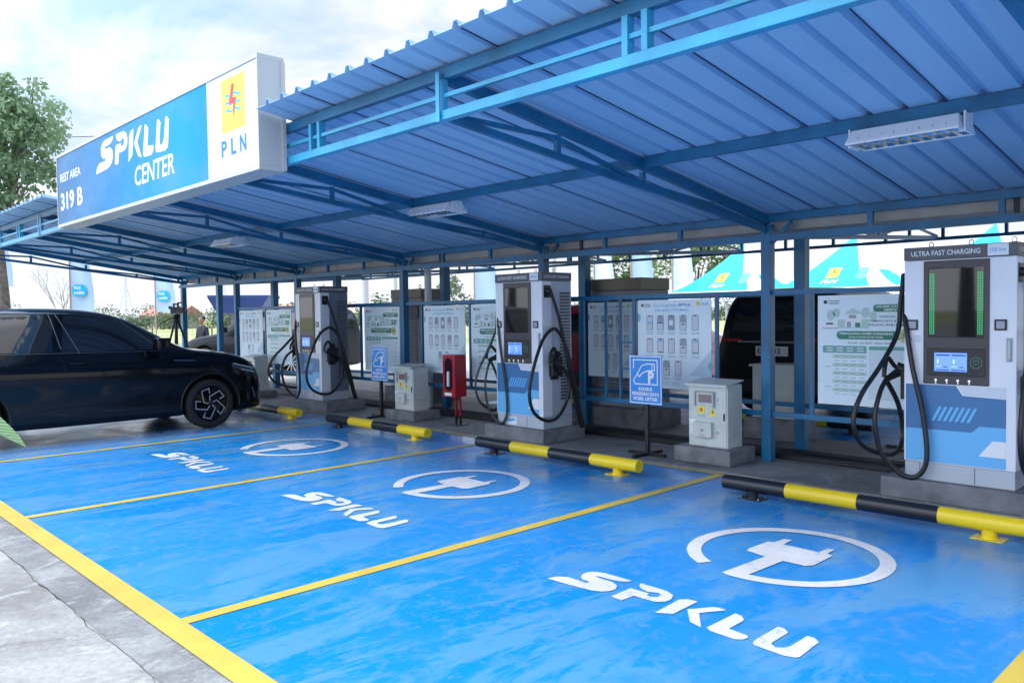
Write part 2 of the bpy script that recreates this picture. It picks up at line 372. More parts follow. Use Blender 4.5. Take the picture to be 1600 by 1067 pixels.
# ------------------------------------------------------------ ground
MB().box(-900, 900, -400, 900, -.6, -.5).build('ground', FIELD, kind='structure')
MB().box(-26, 40, -60, -.34, -.45, 0).build('road_apron', APRON, kind='structure')
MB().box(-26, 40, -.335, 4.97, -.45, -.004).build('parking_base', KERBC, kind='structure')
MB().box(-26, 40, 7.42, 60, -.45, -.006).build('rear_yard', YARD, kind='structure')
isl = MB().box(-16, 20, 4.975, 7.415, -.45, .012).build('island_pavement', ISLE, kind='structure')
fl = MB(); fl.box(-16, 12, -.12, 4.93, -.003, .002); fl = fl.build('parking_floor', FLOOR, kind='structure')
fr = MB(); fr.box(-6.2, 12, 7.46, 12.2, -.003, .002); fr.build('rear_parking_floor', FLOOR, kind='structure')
# ragged joint between the rough apron slab and the smooth strip
mb = MB(); prev = None; pts = []
x = -14
while x < 4:
    pts.append((x, -.345+.02*noise.noise((x*2.1, 0, 0))+.012*noise.noise((x*9, 3, 0)))); x += .035
for i in range(len(pts)-1):
    wa = .0008+.006*abs(noise.noise((pts[i][0]*4, 7, 0)))**1.3; a, b = pts[i], pts[i+1]
    mb.add([(a[0], a[1]-wa, .0035), (b[0], b[1]-wa, .0035), (b[0], b[1]+wa, .0035), (a[0], a[1]+wa, .0035)], [(0, 1, 2, 3)])
mb.build('slab_joint', mat('joint_dark', (.035, .035, .035), .9), kind='structure')
mb = MB(); mb.rect(-16, -.128, 12, 0, d=.006)
for bx in (-8.95, -5.93, -2.98, 0, 3.05, 6.05): mb.rect(bx-.045, 0.001, bx+.045, 4.86, d=.006)
mb.rect(-16, 4.861, 12, 4.915, d=.006)
mb.build('parking_line', LYEL, fl)
LET = {
'S': [(.849, 1.703), (.869, 1.765), (.92, 1.798), (1.006, 1.797), (1.06, 1.794), (1.066, 1.815), (1.045, 1.825), (1.01, 1.824), (.973, 1.849), (.945, 1.897), (.944, 1.944), (.978, 1.982), (1.032, 1.996), (1.127, 1.998), (1.221, 1.996), (1.209, 1.964), (1.172, 1.941), (1.112, 1.93), (1.047, 1.93), (1.016, 1.918), (1.067, 1.907), (1.154, 1.908), (1.21, 1.878), (1.239, 1.831), (1.239, 1.789), (1.212, 1.748), (1.161, 1.722), (1.078, 1.712), (.955, 1.706)],
'P': [(1.293, 1.723), (1.288, 1.897), (1.368, 1.897), (1.411, 1.897), (1.415, 1.868), (1.451, 1.862), (1.474, 1.884), (1.47, 1.921), (1.44, 1.939), (1.411, 1.924), (1.387, 1.914), (1.343, 1.925), (1.299, 1.957), (1.28, 1.998), (1.374, 1.997), (1.458, 1.993), (1.52, 1.96), (1.546, 1.903), (1.544, 1.856), (1.51, 1.82), (1.443, 1.813), (1.373, 1.815), (1.369, 1.715)],
'K': [(1.596, 1.693), (1.576, 1.929), (1.607, 1.965), (1.662, 1.972), (1.67, 1.744)],
'k': [(1.686, 1.842), (1.759, 1.956), (1.788, 1.971), (1.831, 1.966), (1.755, 1.842), (1.863, 1.692), (1.789, 1.713)],
'L': [(1.884, 1.709), (1.886, 1.962), (1.926, 1.95), (1.957, 1.919), (1.964, 1.896), (1.965, 1.768), (2.071, 1.756), (2.085, 1.733), (2.078, 1.7), (2.051, 1.678), (1.962, 1.681), (1.918, 1.685)],
'U': [(2.129, 1.697), (2.12, 1.74), (2.118, 1.949), (2.149, 1.95), (2.187, 1.917), (2.188, 1.772), (2.195, 1.744), (2.225, 1.723), (2.255, 1.744), (2.268, 1.782), (2.267, 1.94), (2.3, 1.942), (2.337, 1.908), (2.349, 1.705), (2.339, 1.684), (2.296, 1.669), (2.209, 1.674), (2.147, 1.681)]}
PLUG = [(1.527, 2.902), (1.385, 2.939), (1.371, 2.989), (1.379, 3.208), (1.417, 3.222), (1.427, 3.335), (1.477, 3.345), (1.484, 3.217), (1.718, 3.207), (1.728, 3.318), (1.767, 3.325), (1.772, 3.214), (1.814, 3.194), (1.815, 2.944), (1.785, 2.897), (1.646, 2.897), (1.632, 2.57), (1.62, 2.45), (1.50, 2.462)]
for dx in (-6.02, -3.07, 0, 3.05):
    mb = MB(); mb.v = []
    for k, p in LET.items(): mb.poly([(q[0]+dx, q[1]) for q in p], d=.006)
    mb.build('painted_lettering', LWHT, fl)
    mb = MB(); cx, cy = 1.597+dx, 3.05; n = 72; v = []; f = []
    a0, a1 = R(-97), R(241)
    for i in range(n+1):
        t = a0+(a1-a0)*i/n; r0, r1 = .515, .603
        v += [(cx+r0*math.cos(t), cy+r0*math.sin(t), .006), (cx+r1*math.cos(t), cy+r1*math.sin(t), .006)]
        if i: f.append((2*i-2, 2*i-1, 2*i+1, 2*i))
    mb.add(v, f); mb.poly([(q[0]+dx, q[1]) for q in PLUG], d=.0068)
    mb.build('painted_plug_symbol', LWHT, fl)
# dark cable trench along the island
mb = MB(); mb.box(-15.5, 18, 5.93, 6.42, .013, .022)
for k in range(7): mb.tube([(-15.5, 5.96+.068*k, .03+.008*(k % 2)), (18, 5.97+.066*k, .03+.006*(k % 3))], .017, n=8)
mb.build('cable_bundle', mat('trench_black', (.012, .013, .016), .45, var=.5, vscale=4), label='black cable bundle lying along the charger island behind the blue posts', category='cables')

# ------------------------------------------------------------ canopy
def roof_z(y): return 3.045-.1535*(y-1.71)
XS = [-14.2, -11.55, -9.12, -5.95, -3.03, 0, 3.03, 6.05]
XL, XR = -14.45, 8.2
SYEL = paint_mat('worn_safety_yellow', (.78, .57, .01), (.30, .25, .12), .66, .32); SBLK = paint_mat('worn_safety_black', (.014, .015, .018), (.10, .10, .11), .66, .32)
canopy = empty('charging_canopy', (-3, 5.75, 0), label='long blue steel lean-to canopy with corrugated roof over the near charging bays', category='canopy')
def W(mb, name, m, par, off, bevel=0, **kw):     # build from world coordinates under a parent standing at off
    mb.v = [(x-off[0], y-off[1], z-off[2]) for x, y, z in mb.v]
    return mb.build(name, m, par, bevel=bevel, **kw)
CO = (-3, 5.75, 0)
def sheet_profile(x0, x1, pitch=.22):
    out = []; x = x0; i = 0
    while x < x1:
        st = .006 if i % 4 == 0 else 0
        out += [(x, 0+st*1.2), (x+.006, 0), (x+pitch*.70, 0), (x+pitch*.77, .038), (x+pitch*.90, .038), (x+pitch*.97, 0)]
        x += pitch; i += 1
    return out, i
def sheet(mb, x0, x1, y0, y1, zf):
    pr, _ = sheet_profile(x0, x1); v = []; f = []; ny = 6; th = .004
    for j in range(ny+1):
        y = y0+(y1-y0)*j/ny
        for px, pz in pr: v.append((px, y, zf(y)+pz))
    k = len(pr)
    for j in range(ny):
        for i in range(k-1): f.append((j*k+i, j*k+i+1, (j+1)*k+i+1, (j+1)*k+i))
    o = len(v); v += [(p[0], p[1], p[2]+th) for p in v]
    f += [tuple(q+o for q in reversed(g)) for g in f]
    for i in range(k-1): f.append((i, i+o, i+1+o, i+1)); f.append((ny*k+i, ny*k+i+1, ny*k+i+1+o, ny*k+i+o))
    mb.add(v, f)
mb = MB(); sheet(mb, XL, -8.0, 1.40, 5.98, roof_z); sheet(mb, -8.0+.003, -1.90, 1.72, 5.98, roof_z); sheet(mb, -1.90, XR, 1.40, 5.98, roof_z)
rs = W(mb, 'roof_sheet', ROOF, canopy, CO)
# lap seams of the sheets, seen from below as thin dark lines
mb = MB(); x = XL
while x < XR:
    y0 = 1.42 if not (-8 < x < -1.9) else 1.74
    mb.beam((x+.003, y0, roof_z(y0)-.0035), (x+.003, 5.97, roof_z(5.97)-.0035), .008, .005); x += .88
W(mb, 'sheet_seam', mat('seam_dark', (.03, .05, .10), .7), rs, (0, 0, 0)); rs.children[0].location = (3, -5.75, 0)
for x in XS:
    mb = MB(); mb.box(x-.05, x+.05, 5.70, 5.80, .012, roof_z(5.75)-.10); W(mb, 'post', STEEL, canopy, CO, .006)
    mb = MB()
    mb.beam((x, 1.71, roof_z(1.71)-.06), (x, 5.75, roof_z(5.75)-.06), .045, .08)
    mb.beam((x, 1.74, 2.735), (x, 5.72, 2.27), .04, .045)
    ys = [1.76, 2.75, 3.75, 4.75, 5.68]; top = lambda y: roof_z(y)-.12; bot = lambda y: 2.735-.1168*(y-1.74)+.02
    for y in ys[1:4]: mb.beam((x, y, bot(y)), (x, y, top(y)), .035, .04, up=(0, 1, 0))
    for i in range(4):
        a = bot(ys[i]) if i % 2 == 0 else top(ys[i])-.02; b = top(ys[i+1])-.02 if i % 2 == 0 else bot(ys[i+1])
        mb.beam((x, ys[i], a), (x, ys[i+1], b), .022, .032)
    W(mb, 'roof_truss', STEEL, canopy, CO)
    mb = MB(); mb.beam((x, 5.62, 2.36), (x, 5.75, 2.18), .03, .03); mb.beam((x+.05, 5.75, 2.15), (x+.25, 5.75, 2.33), .035, .035); W(mb, 'corner_brace', STEEL, canopy, CO)
# front fascia frame
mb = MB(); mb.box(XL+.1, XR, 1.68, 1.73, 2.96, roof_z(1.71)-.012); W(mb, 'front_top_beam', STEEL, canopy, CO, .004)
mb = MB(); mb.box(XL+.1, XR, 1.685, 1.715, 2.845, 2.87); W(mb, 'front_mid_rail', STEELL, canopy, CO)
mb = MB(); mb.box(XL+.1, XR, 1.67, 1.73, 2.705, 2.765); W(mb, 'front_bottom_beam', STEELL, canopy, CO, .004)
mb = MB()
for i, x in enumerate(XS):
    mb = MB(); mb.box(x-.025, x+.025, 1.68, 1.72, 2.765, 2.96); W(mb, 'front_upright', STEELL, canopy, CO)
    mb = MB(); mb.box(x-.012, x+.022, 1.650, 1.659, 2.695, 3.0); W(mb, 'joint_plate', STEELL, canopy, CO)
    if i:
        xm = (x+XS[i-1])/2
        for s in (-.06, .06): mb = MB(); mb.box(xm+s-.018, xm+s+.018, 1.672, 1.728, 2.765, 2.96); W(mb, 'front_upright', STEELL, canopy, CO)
# purlins
mb = MB(); mb.box(XL+.1, XR, 3.73, 3.77, roof_z(3.75)-.085, roof_z(3.75)-.004); W(mb, 'middle_purlin', STEEL, canopy, CO)
mb = MB(); mb.box(XL+.1, XR, 5.72, 5.78, roof_z(5.75)-.075, roof_z(5.75)-.006); W(mb, 'rear_purlin', STEEL, canopy, CO)
mb = MB(); mb.box(XL+.1, XR, 5.705, 5.765, 2.16, 2.225); W(mb, 'rear_beam', STEEL, canopy, CO)
mb = MB()
for i, x in enumerate(XS[1:]):
    for q in (.33, .67):
        xx = x-(x-XS[i])*q; mb = MB(); mb.box(xx-.022, xx+.022, 5.712, 5.758, 2.225, 2.35); W(mb, 'rear_upright', STEEL, canopy, CO)
# poster frame between the posts
mb = MB()
for a, b in ((-11.55, -9.12), (-9.12, -5.95), (-5.95, -3.03), (-3.03, 0), (0, 3.03), (3.03, 6.05)):
    mb.box(a+.05, b-.05, 5.733, 5.767, 1.64, 1.685); mb.box(a+.05, b-.05, 5.732, 5.768, .455, .505)
for x in (-10.35, -7.12, -5.52, -4.44, -2.39, -1.63, -.57, .45, 1.55): mb.box(x-.018, x+.018, 5.735, 5.765, .505, 1.64)
for x in (-2.04, -1.83): mb.box(x-.014, x+.014, 5.737, 5.763, .505, 1.64)
for z in (.85, 1.15): mb.box(-1.816, -1.648, 5.739, 5.761, z-.01, z+.01)
W(mb, 'poster_frame', STEEL, canopy, CO)
# gutter between the two roofs
mb = MB(); mb.box(XL, XR, 5.87, 5.88, 2.27, 2.40); mb.box(XL, XR, 5.88, 6.50, 2.27, 2.28); mb.box(XL, XR, 6.50, 6.51, 2.27, 2.40)
gut = W(mb, 'gutter', mat('gutter_paint', (.40, .40, .42), .6, var=.1), canopy, CO)
mb = MB()
for x in (-9.4, -6.3, -5.2, -2.5, 2.1): mb = MB(); mb.box(x-.02, x+.02, 5.845, 5.868, 2.24, 2.41); W(mb, 'gutter_bracket', mat('bracket_dark', (.04, .045, .06), .5), canopy, CO)

# mirrored canopy behind
RO = (-3, 6.6, 0)
canopy2 = empty('charging_canopy', RO, label='rear blue steel canopy sloping the other way behind the poster frames', category='canopy')
def roof2_z(y): return 2.43+.085*(y-6.6)
mb = MB(); sheet(mb, XL, XR, 6.30, 10.9, lambda y: roof2_z(y)); W(mb, 'roof_sheet', mat('rear_sheet_paint', (.42, .47, .55), .5), canopy2, RO)
for x in XS:
    x = x-.08
    mb = MB(); mb.box(x-.06, x+.06, 6.55, 6.67, .012, 2.34); W(mb, 'post', STEEL, canopy2, RO, .006)
    mb = MB(); mb.beam((x, 6.6, roof2_z(6.6)-.06), (x, 10.6, roof2_z(10.6)-.06), .05, .08); mb.beam((x, 6.6, 2.26), (x, 10.6, 2.47), .04, .05)
    for y in (7.6, 8.6, 9.6): mb.beam((x, y, 2.26+.0525*(y-6.6)), (x, y, roof2_z(y)-.08), .035, .035, up=(0, 1, 0))
    for i in range(4):
        ya, yb = 6.6+i, 7.6+i; lo = lambda y: 2.28+.0525*(y-6.6); hi = lambda y: roof2_z(y)-.1
        mb.beam((x, ya, lo(ya) if i % 2 == 0 else hi(ya)), (x, yb, hi(yb) if i % 2 == 0 else lo(yb)), .025, .03)
    W(mb, 'roof_truss', STEEL, canopy2, RO)
mb = MB(); mb.box(XL, XR, 10.61, 10.66, 2.43, 2.475); mb.box(XL, XR, 10.61, 10.66, 2.66, 2.72)
x = XL+.4
while x < XR: mb.box(x-.02, x+.02, 10.615, 10.655, 2.475, 2.66); x += .78
W(mb, 'rear_fascia_frame', STEEL, canopy2, RO)
mb = MB(); mb.box(XL, XR, 8.60, 8.64, 2.50, 2.55); mb.box(XL, XR, 6.58, 6.64, 2.30, 2.36); W(mb, 'purlin', STEEL, canopy2, RO)
mb = MB()
for a, b in ((-9.2, -6.03), (-6.03, -3.11), (-3.11, -.08), (-.08, 2.95)):
    mb.box(a+.06, b-.06, 6.59, 6.625, .455, .50)
    if a < -1: mb.box(a+.06, b-.06, 6.59, 6.625, 1.64, 1.68)
W(mb, 'poster_frame', STEEL, canopy2, RO)

# downpipe
mb = MB(); mb.tube([(-6.05, 6.28, .012), (-6.04, 6.28, 2.262)], .055, n=16); mb.lathe([(.055, 0), (.066, 0), (.066, .06), (.055, .06)], M=Matrix.Translation((-6.05, 6.28, 1.2)), n=16)
W(mb, 'rain_pipe', PVC, None, (0, 0, 0), label='white vertical rain pipe behind the second charger bay posts', category='pipe')

# ceiling lamps
def make_lamp():
    r = empty('ceiling_lamp', (2.03, 3.78, 2.555), label='ceiling lamp nearest the camera, under the right-hand roof bay', category='ceiling lamp', group='mirror louvre lamps under the canopy roof')
    mb = MB()
    l, wt, wb, h = .335, .09, .15, .085
    v = [(-l, -wb, 0), (l, -wb, 0), (l, wb, 0), (-l, wb, 0), (-l+.02, -wt, h), (l-.02, -wt, h), (l-.02, wt, h), (-l+.02, wt, h)]
    mb.add(v, [(0, 1, 5, 4), (1, 2, 6, 5), (2, 3, 7, 6), (3, 0, 4, 7), (4, 5, 6, 7)])
    mb.box(-l, l, -wb, -wb+.012, -.012, -.0005); mb.box(-l, l, wb-.012, wb, -.012, -.0005); mb.box(-l, -l+.012, -wb+.0125, wb-.0125, -.012, -.0005); mb.box(l-.012, l, -wb+.0125, wb-.0125, -.012, -.0005)
    mb.box(-l-.012, -l-.002, -.07, .07, -.02, .10); mb.box(l+.002, l+.012, -.07, .07, -.02, .10)
    mb.build('housing', mat('lamp_housing_white', (.80, .82, .85), .35), r)
    mb = MB()
    for i in range(1, 9): x = -l+i*2*l/9; mb.add([(x-.012, -wb+.015, -.006), (x+.012, -wb+.015, -.006), (x+.012, wb-.015, -.006), (x-.012, wb-.015, -.006), (x, -wb+.015, .035), (x, wb-.015, .035)], [(0, 3, 2, 1), (0, 1, 4), (2, 3, 5), (1, 2, 5, 4), (3, 0, 4, 5)])
    mb.box(-l+.015, l-.015, -.012, .012, -.0065, .03)
    for s in (-1, 1): mb.add([(-l+.015, s*(wb-.014), -.005), (l-.015, s*(wb-.014), -.005), (l-.015, s*.03, .06), (-l+.015, s*.03, .06)], [(0, 1, 2, 3)])
    mb.build('mirror_louvre', mat('louvre_mirror', (.80, .83, .86), .12, 1), r)
    mb = MB()
    for s in (-.07, .07): mb.tube([(-l+.03, s, .042), (l-.03, s, .042)], .011, n=10)
    mb.build('lamp_tube', mat('tube_white', (.85, .87, .9), .3), r)
    mb = MB()
    for s in (-.22, .22): mb.box(s-.012, s+.012, -.012, .012, h, .14)
    mb.build('hanger', GALV, r); return r
lamp = make_lamp()
dup(lamp, (-2.75, 3.83, 2.555), label='middle ceiling lamp, above the second charging bay')
dup(lamp, (-7.5, 3.75, 2.555), label='far ceiling lamp, above the black car bay')

# ------------------------------------------------------------ big sign
sg = empty('illuminated_sign', (-4.6, 1.6, 2.65), label='long blue and white SPKLU CENTER box sign on the canopy front edge', category='sign')
SO = (-4.6, 1.6, 2.65)
X0, X1, Z0, Z1, YF, YB = -7.30, -1.93, 2.65, 3.53, 1.44, 1.648
mb = MB(); mb.box(X0, X1, YF+.004, YB, Z0, Z1); W(mb, 'sign_box', mat('sign_white_panel', (.42, .46, .54), .3, var=.03), sg, SO, .004)
def clouds_sign():
    m = bpy.data.materials.new('sign_blue_print'); m.use_nodes = True
    n, l = m.node_tree.nodes, m.node_tree.links; b = n['Principled BSDF']; t = n.new('ShaderNodeTexCoord').outputs['Object']
    z = noise_node(n, l, t, 1.6, 5, .5, .8, (1, 1, 1.8)); sp = n.new('ShaderNodeSeparateXYZ'); l.new(t, sp.inputs[0])
    mr = n.new('ShaderNodeMapRange'); mr.inputs['From Min'].default_value = -2.7; mr.inputs['From Max'].default_value = 1.7; l.new(sp.outputs['X'], mr.inputs[0])
    c = ramp(n, l, mr.outputs[0], [(0, (.06, .15, .30)), (.45, (.02, .19, .42)), (.85, (.0, .28, .60)), (1, (.0, .25, .56))])
    f = ramp(n, l, z.outputs['Fac'], [(.42, (0, 0, 0)), (.70, (.40, .40, .40))])
    l.new(mixc(n, l, f.outputs[0], c.outputs[0], (.13, .28, .50)), b.inputs['Base Color']); b.inputs['Roughness'].default_value = .5; b.inputs['Specular IOR Level'].default_value = .15
    return m
mb = MB(); mb.box(X0+.015, -2.87, YF-.001, YF+.003, Z0+.03, Z1-.03); W(mb, 'blue_print', clouds_sign(), sg, SO)
mb = MB(); mb.box(-2.87+.001, X1-.01, YF-.001, YF+.003, Z0+.03, Z1-.03); W(mb, 'white_print', mat('sign_white_print', (.50, .54, .60), .3), sg, SO)
mb = MB(); 
for a, b, c, d in ((X0-.004, X1+.004, Z1-.028, Z1+.006), (X0-.004, X1+.004, Z0-.006, Z0+.028), (X0-.004, X0+.014, Z0+.029, Z1-.029), (X1-.012, X1+.004, Z0+.029, Z1-.029)): mb.box(a, b, YF-.008, YB+.01, c, d)
mb.box(X1+.005, X1+.02, YB-.02, YB+.012, Z0, Z1-.03)
W(mb, 'edge_trim', mat('sign_trim', (.45, .46, .46), .4), sg, SO)
mb = MB(); M = face_y(0, YF-.002, 0)
def spklu(mb, x0, x1, z0, z1, m, M, d=0, shear=.12):
    for p in LET.values():
        pts = []
        for q in p:
            u = (q[0]-.849)/(2.349-.849); v = (q[1]-1.67)/(1.998-1.67); pts.append((x0+u*(x1-x0)+shear*(v-.5)*(z1-z0)*2, z0+v*(z1-z0)))
        mb.poly(pts, m, M, d)
SL = mat('sign_letter_white', (.66, .68, .72), .35)
spklu(mb, -5.78, -3.70, 3.075, 3.445, None, M); W(mb, 'lettering', SL, sg, SO)
for a_ in (('CENTER', -4.62, 2.84, .185, 1.02, .016, .12), ('REST AREA', -7.17, 3.19, .095, .80, .020, 0), ('319 B', -7.18, 2.85, .195, .86, .030, 0)):
    mb = MB(); mb.text(a_[0], a_[1], a_[2], a_[3], None, M, w=a_[4], bold=a_[5], shear=a_[6]); W(mb, 'lettering', SL, sg, SO)
def pln_logo(mb, x0, z0, w, h, M, d=0, k=1):
    mb.rect(x0, z0, x0+w, z0+h, YEL, M, d); e = .0012*k
    X = lambda u: x0+u*w; Z = lambda v: z0+v*h
    for vv in (.38, .52, .66):
        up = []; dn = []
        for i in range(13):
            u = .18+.64*i/12; y = vv+.028*math.sin(i/12*4*math.pi); up.append((X(u), Z(y+.024))); dn.append((X(u), Z(y-.024)))
        mb.poly(up+dn[::-1], CYA, M, d+e)
    mb.poly([(X(.46), Z(.86)), (X(.58), Z(.86)), (X(.50), Z(.60)), (X(.66), Z(.60)), (X(.53), Z(.22)), (X(.52), Z(.40)), (X(.54), Z(.50)), (X(.33), Z(.50))], RED, M, d+2*e)
mb = MB(); pln_logo(mb, -2.58, 3.02, .42, .43, M, .001); W(mb, 'logo', None, sg, SO)
mb = MB(); SCY = mat('sign_letter_blue', (.0, .17, .42), .5)
mb.text('P', -2.60, 2.83, .125, SCY, M, w=.10, bold=.025); mb.text('L', -2.42, 2.83, .125, SCY, M, w=.09, bold=.025); mb.text('N', -2.26, 2.83, .125, SCY, M, w=.11, bold=.025); W(mb, 'logo_lettering', SCY, sg, SO)

# ------------------------------------------------------------ chargers
CW, CD, CH = .80, .50, 1.79
def make_charger(rear=False):
    r = empty('charging_station', (1.925, 5.05, .17), label='x', category='charger', group='white and blue fast charging stations')
    h = CW/2; r.scale = (.965, 1, 1)
    mb = MB(); mb.rbox(-h, h, 0, .16, .135, CH-.10, CABW, .012); mb.build('front_shell', CABW, r)
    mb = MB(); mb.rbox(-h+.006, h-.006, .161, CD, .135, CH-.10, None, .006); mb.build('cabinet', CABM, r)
    mb = MB(); mb.box(-h+.006, h-.006, .008, CD-.004, 0, .133)
    mb.build('skirt', CABM, r, bevel=.004)
    mb = MB()
    for x in (-.28, .12): mb.box(x, x+.003, .005, .0075, .01, .125)
    mb.build('skirt_seam', BLK, r)
    mb = MB(); mb.rbox(-h-.002, h+.002, -.004, CD, CH-.098, CH, HEAD, .006); hd = mb.build('header', HEAD, r)
    M = face_y(0, -.0055, 0)
    mb = MB(); mb.text('ULTRA FAST CHARGING', -h+.055, CH-.068, .036, WHT, M, w=.50, bold=.012); mb.rect(.205, CH-.092, .345, CH-.006, WHT, M, .0004)
    mb.text('100 kw', .275, CH-.064, .030, LBL, M, d=.001, w=.11, align='c', bold=.016)
    mb.build('header_lettering', WHT, hd); mb = MB(); M2 = face_x(h+.0045, 0, 0); mb.text('ULTRA FAST CHARGING', .03, CH-.066, .032, WHT, M2, w=.42, bold=.012); mb.build('header_lettering', WHT, hd)
    for x in (-.30, .0, .30): mb = MB(); mb.tube([(x, .3, CH), (x, .3, CH+.02)], .006, n=8); mb.tube([(x+.018*math.cos(t*math.pi/6), .3, CH+.036+.018*math.sin(t*math.pi/6)) for t in range(13)], .0035, n=6, caps=False); mb.build('lifting_eye', GALV, r)
    # screen surround
    mb = MB(); M = face_y(0, -.0015, 0)
    mb = MB(); mb.rbox(-.25, .22, -.012, .012, .745, 1.68, BEZ, .008); sur = mb.build('screen_surround', BEZ, r)
    mb = MB(); mb.rbox(-.212, .187, -.0165, .0, 1.10, 1.625, SCRN, .006, 3); mb.build('display', SCRN, sur)
    mb = MB(); mb.rbox(-.222, .197, -.0155, .0, .81, 1.02, BLK, .006, 3); tp = mb.build('touch_panel', BLK, sur)
    M = face_y(0, -.0165, 0); mb = MB(); mb.rect(-.165, .845, .07, .985, LCD, M)
    for x in (-.155, -.04):
        mb.rect(x, .962, x+.10, .972, LCDD, M, .0006); mb.rect(x, .852, x+.10, .859, LCDD, M, .0006); mb.rect(x, .88, x+.04, .884, LCDW, M, .0006); mb.rect(x+.055, .875, x+.085, .882, LCDD, M, .0006); mb.rect(x+.01, .905, x+.022, .935, LCDW, M, .0006)
    mb.build('touch_screen', LCD, tp)
    mb = MB(); v = []; f = []
    for i in range(25):
        t = i*2*math.pi/24; v += [(.133+.038*math.cos(t), .915+.038*math.sin(t), 0), (.133+.043*math.cos(t), .915+.043*math.sin(t), 0)]
        if i: f.append((2*i-2, 2*i-1, 2*i+1, 2*i))
    mb.add(v, f, None, M=face_y(0, -.0168, 0)); mb.line([(.115, .905), (.15, .905), (.15, .93), (.115, .93), (.115, .915)], .004, None, face_y(0, -.0168, 0))
    mb.build('card_reader', mat('reader_green', (.05, .22, .16), .4), tp)
    for x in (-.155, -.075, .005, .085): mb = MB(); mb.tube([(x, -.012, .777), (x, -.0165, .777)], .009, n=12); mb.box(x-.004, x+.004, -.0135, -.0125, .752, .764); mb.build('indicator_lamp', mat('indicator_white', (.8, .8, .8), .3, emit=(1, 1, 1), estr=.1), sur)
    for x in (-.335, .295):
        mb = MB(); mb.box(x-.042, x+.042, -.008, -.0005, 1.155, 1.235, BLK); mb.box(x-.028, x+.028, -.0095, -.0081, 1.168, 1.222, mat('switch_grey', (.35, .37, .42), .3)); mb.build('emergency_switch', BLK, r)
    mb = MB(); mb.rbox(.335, .372, -.010, .0, .93, 1.10, METERD, .003); mb.box(.345, .362, -.014, -.0105, .95, 1.08, GALV); mb.build('door_lock', METERD, r)
    mb = MB(); M = face_y(0, -.0012, 0); mb.rect(-.395, 1.04, -.258, 1.135, WHT, M); v = []
    for i in range(13): t = R(15*i); v.append((-.362+.022*math.cos(t), 1.075+.022*math.sin(t)))
    mb.line(v, .006, DBL, M, .0006)
    for k in range(4): mb.rect(-.325, 1.065+.014*k, -.27, 1.069+.014*k, GRT, M, .0006)
    mb.text('Call', -.39, 1.118, .010, DBL, M, d=.0006)
    mb.build('help_sticker', WHT, r)
    # blue decals
    mb = MB(); M = face_y(0, -.0011, 0)
    mb.poly([(-.385, .738), (-.012, .738), (.035, .665), (.335, .655), (.335, .145), (-.385, .145)], DBL, M)
    mb.poly([(-.385, .145), (-.385, .395), (.10, .395), (.155, .445), (.335, .445), (.335, .145)], LBL, M, .0007)
    for k in range(7): x = -.19+.042*k; mb.poly([(x, .465), (x+.022, .465), (x+.077, .575), (x+.055, .575)], LBL, M, .0007)
    mb.poly([(.15, .225), (.245, .345), (.335, .345), (.335, .225)], WHT, M, .0014)
    mb.poly([(.0, .738), (.045, .67), (.335, .66), (.335, .738)], GREYW, M, .0003)
    mb.build('blue_decal', DBL, r)
    # side louvres
    for s in (-1, 1):
        mb = MB()
        for k in range(34):
            z = .32+k*.037; x = s*(h-.004)
            mb.box(min(x, x+s*.008), max(x, x+s*.008), .30, .465, z, z+.022)
        mb.build('side_louvre', HEAD, r)
    mb = MB()
    for k in range(30): z = .32+k*.037; mb.box(-.3, .3, CD-.002, CD+.006, z, z+.018)
    mb.build('rear_louvre', HEAD, r)
    for s in (-1, 1):
        X = s*(h-.006)
        mb = MB(); mb.rbox(min(X, X+s*.075), max(X, X+s*.075), .10, .26, .60, .82, BLK, .01); mb.rbox(min(X, X+s*.03), max(X, X+s*.03), .12, .24, .56, .80, BLK, .008); mb.tube([(X+s*.03, .17, .82), (X+s*.12, .14, .86)], .038, n=12)
        mb.build('connector_holster', BLK, r)
        mb = MB(); mb.tube([(X, .08, 1.58), (X+s*.05, .10, 1.57)], .032, n=12); mb.box(min(X, X+s*.012), max(X, X+s*.012), .03, .14, 1.50, 1.64); mb.build('cable_outlet', BLK, r)
        # connector handle
        c = X+s*.12
        mb = MB(); mb.tube(cr_path([(c-s*.04, .155, .84), (c, .11, .86), (c+s*.03, .04, .93), (c+s*.03, -.02, .86), (c+s*.03, -.035, .78)]), .018, n=10)
        mb.tube([(c-s*.05, .16, .83), (c, .12, .80), (c+s*.028, .0, .76)], [.04, .034, .022], n=12)
        mb.build('charging_connector', BLK, r)
        if s > 0:
            a = [(X+.05, .10, 1.57), (X+.08, .17, 1.35), (X+.10, .25, 1.05), (X+.11, .33, .70), (X+.10, .46, .25), (X+.10, .53, .02), (X+.11, .56, .0), (X+.12, .52, .12), (X+.12, .42, .5), (X+.11, .30, .9), (X+.09, .19, 1.10), (X+.09, .08, 1.14), (X+.11, -.10, 1.02), (X+.12, -.26, .72), (X+.12, -.33, .45), (X+.12, -.27, .24), (X+.12, -.10, .13), (X+.12, .10, .13), (X+.12, .27, .30), (X+.13, .31, .55), (X+.13, .20, .70), (X+.12+.028, .0, .76)]
        else:
            a = [(X-.05, .10, 1.57), (X-.09, .14, 1.35), (X-.10, .10, 1.12), (X-.15, -.10, .88), (X-.22, -.30, .66), (X-.25, -.38, .46), (X-.22, -.29, .27), (X-.14, -.02, .165), (X-.12, .18, .18), (X-.12, .28, .30), (X-.13, .20, .55), (X-.15, .0, .76)]
        mb = MB(); mb.tube(cr_path(a, 8), .0195, n=12); mb.build('charging_cable', CAB, r)
